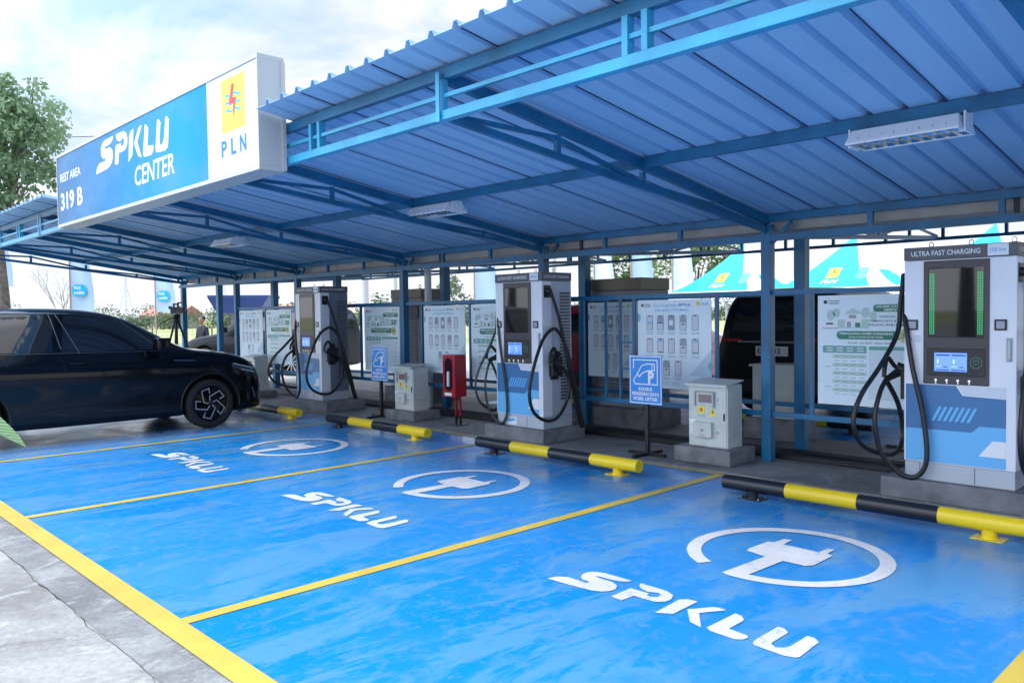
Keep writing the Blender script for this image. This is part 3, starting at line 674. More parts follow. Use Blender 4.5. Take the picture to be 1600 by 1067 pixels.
        if s < 0:
            a = [(X-.148, .0, .76), (X-.15, -.12, .66), (X-.16, -.19, .46), (X-.13, -.16, .22), (X-.04, -.10, .07), (X+.10, -.07, .02), (X+.19, -.06, .16), (X+.16, -.05, .50), (X+.08, -.045, .85), (X+.03, -.03, 1.12), (X-.012, .03, 1.30), (X-.03, .10, 1.42)]
            mb = MB(); mb.tube(cr_path(a, 8), .0195, n=12); mb.build('charging_cable', CAB, r)
    return r
ch = make_charger(); ch['label'] = 'nearest charging station at the right edge, its display flanked by green light strips'
c2 = dup(ch, (-2.78, 5.05, .17), label='middle charging station, standing between the second and third parking bays')
c1 = dup(ch, (-7.57, 5.05, .17), label='far charging station, just beyond the nose of the parked black car')
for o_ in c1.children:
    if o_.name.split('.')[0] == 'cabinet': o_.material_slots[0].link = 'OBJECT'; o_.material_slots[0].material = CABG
def led_strips(root):
    mb = MB(); M = face_y(0, -.0175, 0)
    for x in (-.198, -.184, -.170, .145, .159, .173):
        for k in range(30): z = 1.125+k*.0155; mb.rect(x-.004, z, x+.004, z+.010, None, M)
    mb.build('green_light_strip', LED, root)
led_strips(ch)
for o_ in c2.children:      # the left hoses of the middle charger hang close to its side
    if o_.name.startswith('charging_cable') and sum(v.co.x for v in o_.data.vertices) < 0: o_.scale = (.93, .45, 1)
mb = MB(); M = face_y(0, .0065, 0); mb.rect(-.27, .02, -.06, .11, WHT, M); mb.poly([(-.25, .055), (-.16, .045), (-.08, .07), (-.10, .095), (-.2, .085)], LBL, M, .0008); mb.build('skirt_sticker', WHT, c2)
def plinth(x0, x1, y0, y1, h, label):
    mb = MB(); mb.box(x0, x1, y0, y1, 0, h); o = W(mb, 'concrete_plinth', CONC, None, ((x0+x1)/2, (y0+y1)/2, 0), .008); o.location = ((x0+x1)/2, (y0+y1)/2, .013)
    tag(o, label, 'plinth', 'concrete plinths under the chargers and meter boxes')
plinth(1.385, 2.385, 4.98, 5.69, .156, 'concrete plinth under the nearest charging station at the right')
plinth(-3.32, -2.33, 4.98, 5.69, .156, 'concrete plinth under the middle charging station')
plinth(-7.98, -6.95, 4.98, 5.69, .156, 'concrete plinth under the far charging station by the black car')
plinth(-.72, -.09, 5.19, 5.66, .15, 'low concrete block under the nearest grey meter box')
plinth(-5.69, -5.02, 5.19, 5.66, .13, 'low concrete block under the meter box beside the red extinguisher cabinet')
plinth(-10.45, -9.80, 5.19, 5.66, .13, 'low concrete block under the meter box in front of the black car')

# ------------------------------------------------------------ meter boxes
def make_meter():
    r = empty('meter_box', (-.40, 5.43, .163), label='nearest grey electricity meter box with yellow stickers, right of the blue P sign', category='meter box', group='grey electricity meter boxes')
    a, b = -.215, .225
    mb = MB(); mb.box(a, b, -.13, .13, 0, .60); mb.build('cabinet', METER, r, bevel=.004)
    mb = MB(); mb.box(a+.006, b-.012, -.138, -.1305, .008, .592); mb.build('door', METER, r, bevel=.003)
    mb = MB(); mb.add([(a-.025, -.175, .605), (b+.012, -.175, .605), (b+.012, .14, .64), (a-.025, .14, .64), (a-.025, -.175, .618), (b+.012, -.175, .618), (b+.012, .14, .652), (a-.025, .14, .652)],
        [(0, 3, 2, 1), (4, 5, 6, 7), (0, 1, 5, 4), (1, 2, 6, 5), (2, 3, 7, 6), (3, 0, 4, 7)])
    mb.box(a-.02, b+.008, -.172, -.165, .592, .606); mb.box(a+.004, b-.004, -.128, .128, .60, .612); mb.build('rain_hood', METER, r)
    mb = MB(); mb.box(-.13, .085, -.150, -.139, .415, .54, METER); mb.box(-.09, .06, -.1515, -.1505, .435, .515, mat('meter_window', (.22, .17, .17), .15))
    mb.box(-.13, -.118, -.166, -.1505, .40, .548, METERD); mb.box(.078, .09, -.166, -.1505, .39, .548, METERD); mb.box(-.117, .077, -.166, -.1505, .536, .548, METERD); mb.build('meter_window', METER, r)
    M = face_y(0, -.1390, 0); mb = MB()
    mb.rect(-.105, .325, -.025, .40, YEL, M, .0006); mb.poly([(-.075, .345), (-.055, .345), (-.05, .37), (-.065, .385), (-.08, .37)], RED, M, .0014); mb.text('PLN', -.105, .292, .020, CYA, M, d=.0006, w=.08, bold=.01)
    mb.poly([(.018, .305), (.105, .305), (.062, .395)], YEL, M, .0006); mb.poly([(.062, .375), (.050, .34), (.062, .34), (.055, .315), (.075, .35), (.064, .35)], TXT, M, .0014)
    mb.rect(-.205, .21, -.13, .265, WHT, M, .0006); mb.rect(-.205, .12, -.13, .20, WHT, M, .0006)
    for k in range(4): mb.rect(-.195+.03*(k % 2), .135+.03*(k//2), -.182+.03*(k % 2), .148+.03*(k//2), GRT, M, .0014)
    mb.build('sticker', YEL, r)
    mb = MB(); mb.rbox(-.13, .07, -.185, -.139, .10, .245, METER, .004); mb.tube([(-.03, -.185, .17), (-.03, -.191, .17)], .014, METERD, n=12); mb.box(-.06, .0, -.187, -.1855, .118, .121, BLK); mb.build('lower_cover', METER, r)
    mb = MB(); mb.box(.183, .197, -.145, -.1385, .27, .34, BLK)
    for z in (.47, .15): mb.tube([(.115, -.1385, z), (.115, -.147, z)], .014, GALV, n=12)
    mb.build('door_latch', BLK, r)
    mb = MB()
    for z0 in (.12, .42):
        for k in range(5): z = z0+.022*k; mb.add([(b-.0005, -.06, z), (b-.0005, .05, z), (b+.009, .05, z+.004), (b+.009, -.06, z+.004), (b-.0005, -.06, z+.014), (b-.0005, .05, z+.014)], [(0, 1, 2, 3), (3, 2, 5, 4), (0, 3, 4), (1, 5, 2)])
    mb.build('side_vent', METER, r); return r
mt = make_meter()
dup(mt, (-5.38, 5.43, .143), label='grey meter box between the far blue P sign and the red extinguisher cabinet')
dup(mt, (-10.15, 5.43, .143), label='grey meter box half hidden behind the front of the black car')

# ------------------------------------------------------------ tyre stops
def make_stop():
    r = empty('tyre_stop', (1.53, 4.24, 0), label='x', category='tyre stop', group='black and yellow pipe tyre stops')
    y, z, rad = 0, .108, .058; xs = [-1.09, -.55, 0, .54, 1.09]
    for i in range(4):
        mb = MB(); a, b = xs[i]+.0006, xs[i+1]-.0006
        mb.tube([(a, y, z), (b, y, z)], rad, n=28, caps=(True))
        mb.build('pipe_section', SBLK if i % 2 == 0 else SYEL, r)
    for x, m in ((-.84, SBLK), (.84, SYEL)):
        mb = MB(); mb.lathe([(.045, .008), (.045, .06), (.048, .07)], n=20, M=Matrix.Translation((x, 0, 0)))
        mb.lathe([(.05, .008), (.053, .013), (.046, .018)], n=20, M=Matrix.Translation((x, 0, 0)))
        ft = mb.build('support_foot', m, r)
        mb = MB(); mb.box(x-.095, x+.095, -.075, .075, .003, .009); mb.build('base_plate', m, ft, bevel=.002)
        mb = MB()
        for sx2 in (-.075, .075):
            for sy in (-.055, .055): mb.tube([(x+sx2, sy, .009), (x+sx2, sy, .017)], .007, n=6)
        mb.build('bolt', GALV, ft)
    return r
st = make_stop(); st['label'] = 'nearest black and yellow tyre stop, at the right in front of the nearest charger'
st.scale = (1, 1, 1)
dup(st, (-1.54, 4.27, 0), label='second black and yellow tyre stop, in front of the middle charging station')
dup(st, (-4.61, 4.27, 0), label='third tyre stop, in the bay beside the black car')
dup(st, (-7.60, 4.27, 0), label='tyre stop at the nose of the parked black car')

# ------------------------------------------------------------ P signs and extinguisher
def make_psign():
    r = empty('parking_sign', (-1.07, 5.20, .014), label='nearest blue P charging sign, left of the nearest meter box', category='sign', group='blue P charging signs on black stands')
    mb = MB(); mb.rbox(-.205, .205, -.004, .004, .53, 1.03, None, .002); pl = mb.build('sign_plate', SIGNB, r)
    M = face_y(0, -.0048, 0); mb = MB()
    a, b, c, d = -.195, .195, .54, 1.02
    mb.line([(a, c), (b, c), (b, d), (a, d), (a, c)], .010, WHT, M)
    mb.line([(-.15, .90), (-.15, .985), (.15, .985), (.15, .735), (-.13, .735), (-.15, .765), (-.13, .80), (-.10, .84)], .012, WHT, M, .0003)
    mb.line([(-.10, .84), (-.075, .81), (-.035, .85), (.03, .875), (.115, .88), (.115, .945), (.02, .945), (-.045, .925), (-.10, .84)], .012, WHT, M, .0006)
    mb.line([(.085, .88), (.085, .945)], .010, WHT, M, .0009)
    mb.text('P', .035, .755, .11, WHT, M, d=.001, w=.075, bold=.05)
    mb.text('KHUSUS', 0, .668, .034, WHT, M, w=.17, align='c', bold=.03); mb.text('PENGISIAN DAYA', 0, .618, .034, WHT, M, w=.34, align='c', bold=.03); mb.text('MOBIL LISTRIK', 0, .568, .034, WHT, M, w=.31, align='c', bold=.03)
    mb.build('sign_print', WHT, pl)
    mb = MB(); mb.box(-.02, .02, .005, .045, .03, .95); mb.build('stand_post', BLK, r)
    mb = MB(); mb.box(-.24, .22, .005, .045, 0, .03); mb.box(-.02, .02, -.22, .004, 0, .028); mb.box(-.02, .02, .046, .26, 0, .028); mb.build('stand_foot', BLK, r)
    return r
ps = make_psign()
dup(ps, (-5.86, 5.22, .014), label='far blue P charging sign, beside the far charging station')
r = empty('fire_extinguisher_cabinet', (-4.37, 5.42, .013), label='red fire extinguisher cabinet with oval window on a red stand', category='cabinet')
mb = MB(); mb.rbox(-.155, .10, -.10, .10, .38, .94, CRED, .006); cb = mb.build('cabinet', CRED, r)
M = face_y(0, -.1012, 0); mb = MB(); mb.rrect(-.115, .46, .045, .90, .075, mat('window_dark', (.03, .012, .02), .1), M, n=8); mb.build('window', GLOSS, cb)
mb = MB(); mb.tube(cr_path([(-.035, -.104, .52), (-.035, -.104, .66), (-.032, -.104, .70), (-.032, -.104, .72)]), .02, WHT, n=10); mb.build('extinguisher', PVC, cb)
mb = MB(); mb.rect(-.12, .395, .03, .435, WHT, M, .001); mb.build('label_sticker', WHT, cb)
mb = MB(); mb.box(-.03, -.01, .0, .02, .12, .38, CRED); mb.box(.06, .08, .0, .02, .12, .38, CRED); mb.box(-.032, -.008, -.002, .022, 0, .12, BLK); mb.box(.058, .082, -.002, .022, 0, .12, BLK); mb.build('leg', CRED, r)
mb = MB(); mb.box(-.10, .12, -.10, .14, 0, .008); mb.build('foot_plate', BLK, r)

# ------------------------------------------------------------ posters
def phone(mb, x, y, w, h, M, kind, d=.001):
    mb.rrect(x, y, x+w, y+h, w*.12, TXT, M, d); mb.rrect(x+w*.06, y+w*.05, x+w*.94, y+h-w*.05, w*.09, PHO if kind != 2 else GRT, M, d+.0006)
    mb.rect(x+w*.3, y+h-w*.16, x+w*.7, y+h-w*.06, TXT, M, d+.0012)
    k = d+.0012
    if kind == 0: mb.rect(x+w*.12, y+h*.42, x+w*.88, y+h*.55, LBL, M, k); mb.rect(x+w*.12, y+h*.70, x+w*.88, y+h*.74, GRNL, M, k); mb.rect(x+w*.35, y+h*.15, x+w*.65, y+h*.27, GRNL, M, k)
    if kind == 1: mb.rect(x+w*.1, y+h*.58, x+w*.9, y+h*.90, GRT, M, k); mb.rect(x+w*.1, y+h*.44, x+w*.9, y+h*.56, DBL, M, k)
    if kind == 2: mb.rect(x+w*.2, y+h*.32, x+w*.8, y+h*.66, WHT, M, k)
    if kind == 3: mb.rect(x+w*.1, y+h*.52, x+w*.9, y+h*.90, GRT, M, k); mb.poly([(x+w*.25, y+h*.34), (x+w*.75, y+h*.38), (x+w*.7, y+h*.45), (x+w*.35, y+h*.43)], TXT, M, k)
    if kind == 4:
        for q in range(4): mb.rect(x+w*.15, y+h*(.2+.16*q), x+w*.75, y+h*(.215+.16*q), GRT, M, k)
    if kind == 5: mb.rect(x+w*.12, y+h*.78, x+w*.88, y+h*.88, LBL, M, k); mb.rect(x+w*.1, y+h*.06, x+w*.9, y+h*.1, TXT, M, k)
def board(name, x0, x1, z0, z1, y, label, group, back=False, fx=None):
    r = MB(); r.box(x0, x1, y, y+.008, z0, z1); o = W(r, name, POST, None, ((x0+x1)/2, y, z0)); o.location = ((x0+x1)/2, y, z0); tag(o, label, 'poster', group)
    return o, face_y(-(x1-x0)/2, -.0008, 0), x1-x0, z1-z0
def phone_poster(x0, x1, z0, z1, y, label):
    o, M, w, h = board('phone_guide_poster', x0, x1, z0, z1, y, label, 'posters with rows of phone screens')
    mb = MB(); mb.poly([(w, h*.05), (w, h*.45), (w*.72, h*.16), (w*.85, h*.16)], mat('poster_tint', (.48, .62, .74), .4), M, .0003)
    mb.rect(w*.05, h*.925, w*.085, h*.955, TXT, M, .0006); mb.text('Danantara', w*.10, h*.943, h*.014, TXT, M, .0006, w=w*.09, bold=.02); mb.text('Indonesia', w*.10, h*.922, h*.014, TXT, M, .0006, w=w*.085, bold=.02)
    mb.text('Cara menggunakan', w*.23, h*.925, h*.026, LBL, M, .0006, w=w*.32, bold=.012); spklu(mb, w*.57, w*.73, h*.925, h*.955, DBL, M, .0006)
    mb.text('pada aplikasi PLN Mobile', w*.25, h*.872, h*.026, LBL, M, .0006, w=w*.46, bold=.012)
    pln_logo(mb, w*.81, h*.925, w*.045, h*.045, M, .0006, .5); mb.text('PLN', w*.88, h*.932, h*.024, CYA, M, .0006, w=w*.08, bold=.02)
    for j, (yy, xs) in enumerate(((.66, (.13, .28, .43, .59, .75)), (.40, (.13, .28, .43, .59, .75)), (.15, (.36, .52)))):
        for i, xx in enumerate(xs):
            kd = [(0, 1, 2, 3, 4), (4, 5, 4, 3, 5), (3, 4)][j][i]; phone(mb, w*xx, h*yy, w*.088, h*.165, M, kd)
            for q in range(2): mb.rect(w*(xx-.005), h*(yy-.028-.018*q), w*(xx+.095), h*(yy-.022-.018*q), GRT, M, .001)
    for v in ((0, .80, -90, 90), (1, .27, 90, 270)):
        pts = [(w*v[0]+w*.045*math.cos(R(v[2]+15*i)), h*v[1]+h*.05*math.sin(R(v[2]+15*i))) for i in range(13)]; mb.poly(pts, mat('poster_teal', (.16, .50, .58), .4), M, .0009)
    for xx in (.33, .47, .62): mb.rect(w*xx, h*.05, w*(xx+.11), h*.055, GRT, M, .001); mb.rect(w*xx, h*.07, w*(xx+.11), h*.075, GRT, M, .001)
    W(mb, 'poster_print', WHT, o, (0, 0, 0)); return o
def home_poster(x0, x1, z0, z1, y, label):
    o, M, w, h = board('home_charging_poster', x0, x1, z0, z1, y, label, 'home charging service posters')
    mb = MB(); mb.rect(w*.06, h*.925, w*.095, h*.955, TXT, M, .0006); mb.text('Danantara', w*.11, h*.943, h*.014, TXT, M, .0006, w=w*.11, bold=.02); mb.text('Indonesia', w*.11, h*.922, h*.014, TXT, M, .0006, w=w*.10, bold=.02)
    pln_logo(mb, w*.80, h*.93, w*.045, h*.04, M, .0006, .5); mb.text('PLN', w*.87, h*.935, h*.022, CYA, M, .0006, w=w*.08, bold=.02)
    # house picture
    mb.rect(w*.20, h*.70, w*.50, h*.78, GRNL, M, .0006); mb.rect(w*.27, h*.71, w*.43, h*.83, WHT, M, .0012); mb.poly([(w*.26, h*.83), (w*.44, h*.83), (w*.35, h*.88)], GRNL, M, .0013)
    mb.rect(w*.31, h*.79, w*.38, h*.82, GRT, M, .0018); mb.rect(w*.29, h*.71, w*.33, h*.76, GRT, M, .0018); mb.rect(w*.37, h*.71, w*.42, h*.75, GRN, M, .0018)
    for cx, cy, rr in ((.13, .82, .04), (.19, .84, .035), (.47, .84, .04), (.54, .81, .035)): mb.poly([(w*cx+w*rr*math.cos(R(30*i)), h*cy+w*rr*1.3*math.sin(R(30*i))) for i in range(12)], GRNL, M, .0004)
    mb.poly([(w*.05, h*.70), (w*.05, h*.72), (w*.07, h*.735), (w*.09, h*.755), (w*.15, h*.755), (w*.17, h*.735), (w*.19, h*.72), (w*.19, h*.70)], WHT, M, .0022); mb.rect(w*.085, h*.735, w*.155, h*.75, TXT, M, .0028); mb.rect(w*.05, h*.697, w*.20, h*.702, TXT, M, .0028)
    mb.rrect(w*.54, h*.845, w*.96, h*.91, h*.03, GRN, M, .0012); mb.text('HOME CHARGING', w*.75, h*.882, h*.020, WHT, M, .0018, w=w*.36, align='c', bold=.02); mb.text('SERVICES', w*.75, h*.853, h*.020, WHT, M, .0018, w=w*.22, align='c', bold=.02)
    mb.text('DISKON', w*.60, h*.795, h*.018, TXT, M, .0006, w=w*.14, bold=.01); mb.text('TAMBAH DAYA &', w*.50, h*.757, h*.018, TXT, M, .0006, w=w*.25, bold=.01); mb.text('PASANG BARU', w*.50, h*.722, h*.018, TXT, M, .0006, w=w*.25, bold=.01)
    mb.text('50', w*.77, h*.725, h*.075, GRN, M, .0012, w=w*.15, bold=.05); mb.text('%', w*.93, h*.775, h*.025, GRN, M, .0012, bold=.02)
    mb.rrect(w*.19, h*.60, w*.83, h*.675, h*.035, GRN, M, .0012); mb.text('PEMAKAIAN HOME CHARGING', w*.47, h*.643, h*.019, WHT, M, .0018, w=w*.50, align='c', bold=.02); mb.text('(Pukul 22.00-05.00 WIB)', w*.47, h*.615, h*.014, WHT, M, .0018, w=w*.32, align='c', bold=.012)
    mb.poly([(w*.84+w*.07*math.cos(R(20*i)), h*.635+w*.07*math.sin(R(20*i))) for i in range(18)], mat('badge_gold', (.55, .55, .2), .4), M, .0022); mb.text('30', w*.84, h*.618, h*.036, GRN, M, .0028, w=w*.085, align='c', bold=.05)
    mb.text('Periode 1 Juli 2023 - 30 Juni 2024', w*.5, h*.562, h*.014, TXT, M, .0006, w=w*.40, align='c', bold=.012)
    mb.rrect(w*.05, h*.475, w*.48, h*.54, h*.012, mat('table_head', (.14, .38, .34), .45), M, .0006)
    for q in range(4):
        for t in (.515, .492): mb.rect(w*(.09+.10*q), h*t, w*(.15+.10*q), h*(t+.008), WHT, M, .0012)
    for k in range(10):
        yy = .44-.038*k
        if k % 2 == 0: mb.rect(w*.15, h*(yy-.013), w*.48, h*(yy+.021), GRNL, M, .0006)
        for q in range(4): mb.rect(w*(.17+.08*q), h*yy, w*(.215+.08*q), h*(yy+.006), GRT, M, .0012)
    for t in (.345, .16): mb.rect(w*.07, h*t, w*.13, h*(t+.006), GRT, M, .0012)
    mb.rrect(w*.50, h*.505, w*.95, h*.54, h*.01, mat('table_head', (.14, .38, .34), .45), M, .0006)
    for k in range(24): mb.rect(w*.50, h*(.485-.0178*k), w*(.93-.12*((k*7) % 4 == 0)), h*(.489-.0178*k), GRT, M, .0006)
    W(mb, 'poster_print', WHT, o, (0, 0, 0)); return o
PY = 5.722
phone_poster(-1.56, -.62, .66, 1.62, PY, 'phone guide poster right of the nearest P sign, left of the nearest meter box')
home_poster(.52, 1.46, .62, 1.62, PY, 'home charging poster just left of the nearest charging station')
phone_poster(-5.44, -4.52, .66, 1.62, PY, 'phone guide poster behind the red extinguisher cabinet')
home_poster(-4.39, -3.48, .62, 1.62, PY, 'home charging poster just left of the middle charging station')
home_poster(-6.98, -6.04, .62, 1.62, PY, 'home charging poster behind the far P sign')
phone_poster(-11.40, -10.43, .66, 1.62, PY, 'phone guide poster behind the nose of the black car, farthest left')
home_poster(-10.28, -9.33, .62, 1.62, PY, 'home charging poster just left of the far charging station')
phone_poster(-3.02, -2.22, .66, 1.62, 6.57, 'phone guide poster on the rear frame behind the middle charging station')
#PART2
# ------------------------------------------------------------ cars
def interp(tab, y):
    if y <= tab[0][0]: return tab[0][1:]
    for a, b in zip(tab[:-1], tab[1:]):
        if y <= b[0]:
            t = (y-a[0])/(b[0]-a[0]); return tuple(p+(q-p)*t for p, q in zip(a[1:], b[1:]))
    return tab[-1][1:]
def make_car(name, label, paint, st, wheels, rw, side_windows, ws, rear_ws=None, seams=(), track=None, group=None, sill_trim=True, detail=True):
    """st rows: y, half width, sill z, belt z, top z, half width at top. The nose points to +y."""
    r = empty(name, (0, 0, 0)); tag(r, label, 'car', group)
    bm = bmesh.new(); rings = []
    for (y, hw, zs, zb, zt, wt) in st:
        h = zb-zs; k = min(1, (zt-zb)/.35)
        sec = [(0, zs), (hw*.70, zs), (hw*.92, zs+.02), (hw*.985, zs+.10*h), (hw*.965, zs+.38*h), (hw*1.0, zs+.66*h), (hw*.985, zs+.86*h), (hw*.93, zb),
               (hw*.93+(wt-hw*.93)*.5, zb+(zt-zb)*.48), (wt, zt-.05*k-.01), (wt*.84, zt-.012*k), (wt*.45, zt+.012), (0, zt+.018)]
        ring = [bm.verts.new((x, y, z)) for x, z in sec]+[bm.verts.new((-x, y, z)) for x, z in sec[-2:0:-1]]
        rings.append(ring)
    n = len(rings[0])
    for a, b in zip(rings[:-1], rings[1:]):
        for i in range(n): bm.faces.new((a[i], a[(i+1) % n], b[(i+1) % n], b[i]))
    bm.faces.new(rings[0][::-1]); bm.faces.new(rings[-1]); bmesh.ops.recalc_face_normals(bm, faces=bm.faces[:])
    me = bpy.data.meshes.new('body'); bm.to_mesh(me); bm.free(); o = bpy.data.objects.new('body', me); COL.objects.link(o)
    ss = o.modifiers.new('s', 'SUBSURF'); ss.levels = 2; ss.render_levels = 2
    cut = MB()
    for wy in wheels:
        for s in (-1, 1):
            x0, x1 = (st[len(st)//2][1]-.30)*s, 1.2*s
            M = Matrix(((0, 0, 1, 0), (1, 0, 0, wy), (0, 1, 0, rw+.005), (0, 0, 0, 1))); k = 40; ra = rw+.062
            v = [(ra*math.cos(2*math.pi*i/k), ra*math.sin(2*math.pi*i/k), q) for q in (x0, x1) for i in range(k)]
            f = [(i, (i+1) % k, k+(i+1) % k, k+i) for i in range(k)]+[list(range(k))[::-1], list(range(k, 2*k))]
            if s < 0: f = [tuple(reversed(q)) for q in f]
            cut.add(v, f, M=M)
    co = cut.build('cut'); bo = o.modifiers.new('b', 'BOOLEAN'); bo.operation = 'DIFFERENCE'; bo.object = co; bo.solver = 'EXACT'
    dg = bpy.context.evaluated_depsgraph_get(); m2 = bpy.data.meshes.new_from_object(o.evaluated_get(dg)); o.modifiers.clear(); o.data = m2
    bpy.data.objects.remove(co); bpy.data.meshes.remove(me)
    m2.materials.clear(); m2.materials.append(paint); m2.materials.append(WELL)
    for p in m2.polygons:
        c = p.center; p.use_smooth = True
        for wy in wheels:
            if math.hypot(c.y-wy, c.z-rw) < rw+.075 and abs(p.normal.x) < .5 and abs(c.x) > .4 and c.z < rw*2+.1: p.material_index = 1; p.use_smooth = False
            if abs(p.normal.x) > .9 and abs(c.x) < st[len(st)//2][1]-.25 and math.hypot(c.y-wy, c.z-rw) < rw+.05: p.material_index = 1; p.use_smooth = False
    m2.name = 'body'; o.name = 'body'; o.parent = r
    try: m2.set_sharp_from_angle(angle=R(38))
    except Exception: pass
    bv = BVHTree.FromPolygons([v.co for v in m2.vertices], [list(p.vertices) for p in m2.polygons])
    def side(y, z, s, off=.003):
        h = bv.ray_cast(Vector((s*2, y, z)), Vector((-s, 0, 0)))
        return h[0]+Vector((s*off, 0, 0)) if h[0] else side(y, z+(.03 if z < .6 else -.03), s, off) if .2 < z < 1.3 else Vector((s*.5, y, z))
    def patch(mb, poly, s, off=.004, nx=10, ny=5):      # quad poly: 4 corners (y,z): bl, br, tr, tl
        v = []; f = []
        for j in range(ny+1):
            for i in range(nx+1):
                u, t = i/nx, j/ny
                y = (1-t)*((1-u)*poly[0][0]+u*poly[1][0])+t*((1-u)*poly[3][0]+u*poly[2][0]); z = (1-t)*((1-u)*poly[0][1]+u*poly[1][1])+t*((1-u)*poly[3][1]+u*poly[2][1])
                v.append(side(y, z, s, off))
        for j in range(ny):
            for i in range(nx): q = j*(nx+1)+i; f.append((q, q+1, q+nx+2, q+nx+1) if s > 0 else (q, q+nx+1, q+nx+2, q+1))
        mb.add(v, f, None, True)
    for q in side_windows:
        for s in (-1, 1): mb = MB(); patch(mb, q, s); mb.build('side_window', GLOSS, r)
    def glass(p, dirn, name):                            # p: y-limits by x: (z0, z1, w0, w1)
        z0, z1, w0, w1 = p; v = []; f = []; nx, nyy = 12, 6
        for j in range(nyy+1):
            for i in range(nx+1):
                t = j/nyy; z = z0+(z1-z0)*t; x = (w0+(w1-w0)*t)*(2*i/nx-1)
                h = bv.ray_cast(Vector((x, dirn*6, z)), Vector((0, -dirn, 0))); q = h[0] if h[0] else Vector((x, 0, z)); v.append(q+Vector((0, dirn*.003, .004)))
        for j in range(nyy):
            for i in range(nx): q = j*(nx+1)+i; f.append((q, q+nx+1, q+nx+2, q+1) if dirn > 0 else (q, q+1, q+nx+2, q+nx+1))
        MB().add(v, f, None, True).build(name, GLOSS, r)
    if ws: glass(ws, 1, 'windscreen')
    if rear_ws: glass(rear_ws, -1, 'rear_window')
    for pts in seams:
        for s in (-1, 1):
            P = []
            for a, b in zip(pts[:-1], pts[1:]):
                for k in range(10): P.append(side(a[0]+(b[0]-a[0])*k/10, a[1]+(b[1]-a[1])*k/10, s, .0))
            P.append(side(*pts[-1], s, .0)); mb = MB(); mb.tube(P, .0028, n=6); mb.build('door_seam', WELL, o)
    tw = track or st[len(st)//2][1]-.035
    for wy in wheels:
        for s in (-1, 1):
            wr = MB(); M = Matrix.Translation((s*(tw-.11), wy, rw)) @ Matrix.Rotation(R(90)*s, 4, 'Y')
            wr.lathe([(rw*.70, -.10), (rw*.93, -.105), (rw*.985, -.08), (rw, -.04), (rw, .05), (rw*.985, .085), (rw*.93, .108), (rw*.80, .112), (rw*.70, .10)], M=M, n=48)
            ty = wr.build('wheel', TYRE, r)
            mb = MB(); mb.lathe([(rw*.70, .10), (rw*.685, .095), (rw*.66, .02), (rw*.64, -.08), (.0, -.09)], BLK, M=M, n=40)
            mb.lathe([(rw*.705, .1005), (rw*.725, .106), (rw*.715, .1075), (rw*.69, .10)], CARB, M=M, n=48)
            mb.lathe([(.0, .095), (.03, .094), (.034, .08), (.034, .0)], BLK, M=M, n=16)
            if detail:
                k = rw*.68
                pet = [(-.06, .10), (-.17, .38), (.31, .86), (.68, .60), (.47, .40)]
                for q in range(5):
                    c, sn = math.cos(q*R(72)), math.sin(q*R(72)); rot = lambda p: (p[0]*c-p[1]*sn, p[0]*sn+p[1]*c)
                    pp = [rot(p) for p in pet]
                    mb.poly([(pp[0][0]*k, pp[0][1]*k), (pp[1][0]*k, pp[1][1]*k), rot((-.05, .92)) and tuple(x*k for x in rot((-.04, .93))), (pp[2][0]*k, pp[2][1]*k)], CARB, M @ Matrix.Scale(1, 4), .085)
                    mb.poly([tuple(x*k for x in rot(p)) for p in ((.0, .04), (.47, .40), (.68, .60), (.92, .35), (.4, .1))], CARB, M, .080)
                    mb.line([tuple(x*k for x in p) for p in pp], .012, mat('rim_silver', (.55, .57, .6), .3, .5), M, .0885)
            else:
                k = rw*.68
                for q in range(10):
                    c, sn = math.cos(q*R(36)), math.sin(q*R(36)); mb.line([(c*.03, sn*.03), (c*k, sn*k)], .022, GALV, M, .085)
            mb.build('rim', BLK, ty)
    return r, side, bv, o
# the parked black car (nose towards the chargers); local y = world y - 3.08
CY = 3.08
ST = [(-3.86, .62, .42, .70, .95, .50), (-3.80, .80, .32, .85, 1.08, .60), (-3.45, .90, .24, 1.06, 1.36, .58), (-3.0, .935, .20, 1.09, 1.56, .60), (-2.4, .94, .185, 1.08, 1.625, .63), (-1.9, .94, .18, 1.07, 1.635, .645),
      (-1.35, .94, .18, 1.06, 1.61, .64), (-1.02, .938, .18, 1.055, 1.54, .62), (-.70, .935, .18, 1.05, 1.37, .62), (-.42, .93, .18, 1.035, 1.19, .66), (-.20, .928, .18, 1.02, 1.075, .74), (.0, .93, .18, 1.01, 1.055, .78),
      (.30, .93, .18, .965, 1.02, .77), (.52, .91, .18, .90, .965, .73), (.68, .86, .19, .82, .885, .67), (.79, .76, .20, .70, .78, .56), (.84, .64, .23, .58, .64, .46)]
r, side, bv, body = make_car('parked_car', 'black glossy SUV parked with its nose to the charging row at the left', CARB, ST, (0.0, -2.77), .335,
    [[(-1.80, 1.10), (-.50, 1.10), (-1.06, 1.49), (-1.72, 1.55)], [(-2.60, 1.12), (-1.90, 1.105), (-1.83, 1.555), (-2.55, 1.56)], [(-3.15, 1.14), (-2.68, 1.12), (-2.63, 1.555), (-3.0, 1.51)]],
    (1.10, 1.50, .72, .56), (1.15, 1.45, .62, .52),
    seams=[[(-.62, 1.06), (-.58, .80), (-.62, .30)], [(-1.84, 1.08), (-1.76, .85), (-1.76, .28)], [(-2.72, 1.05), (-2.62, .70), (-2.40, .42)]])
r.location = (-7.63, CY, 0)
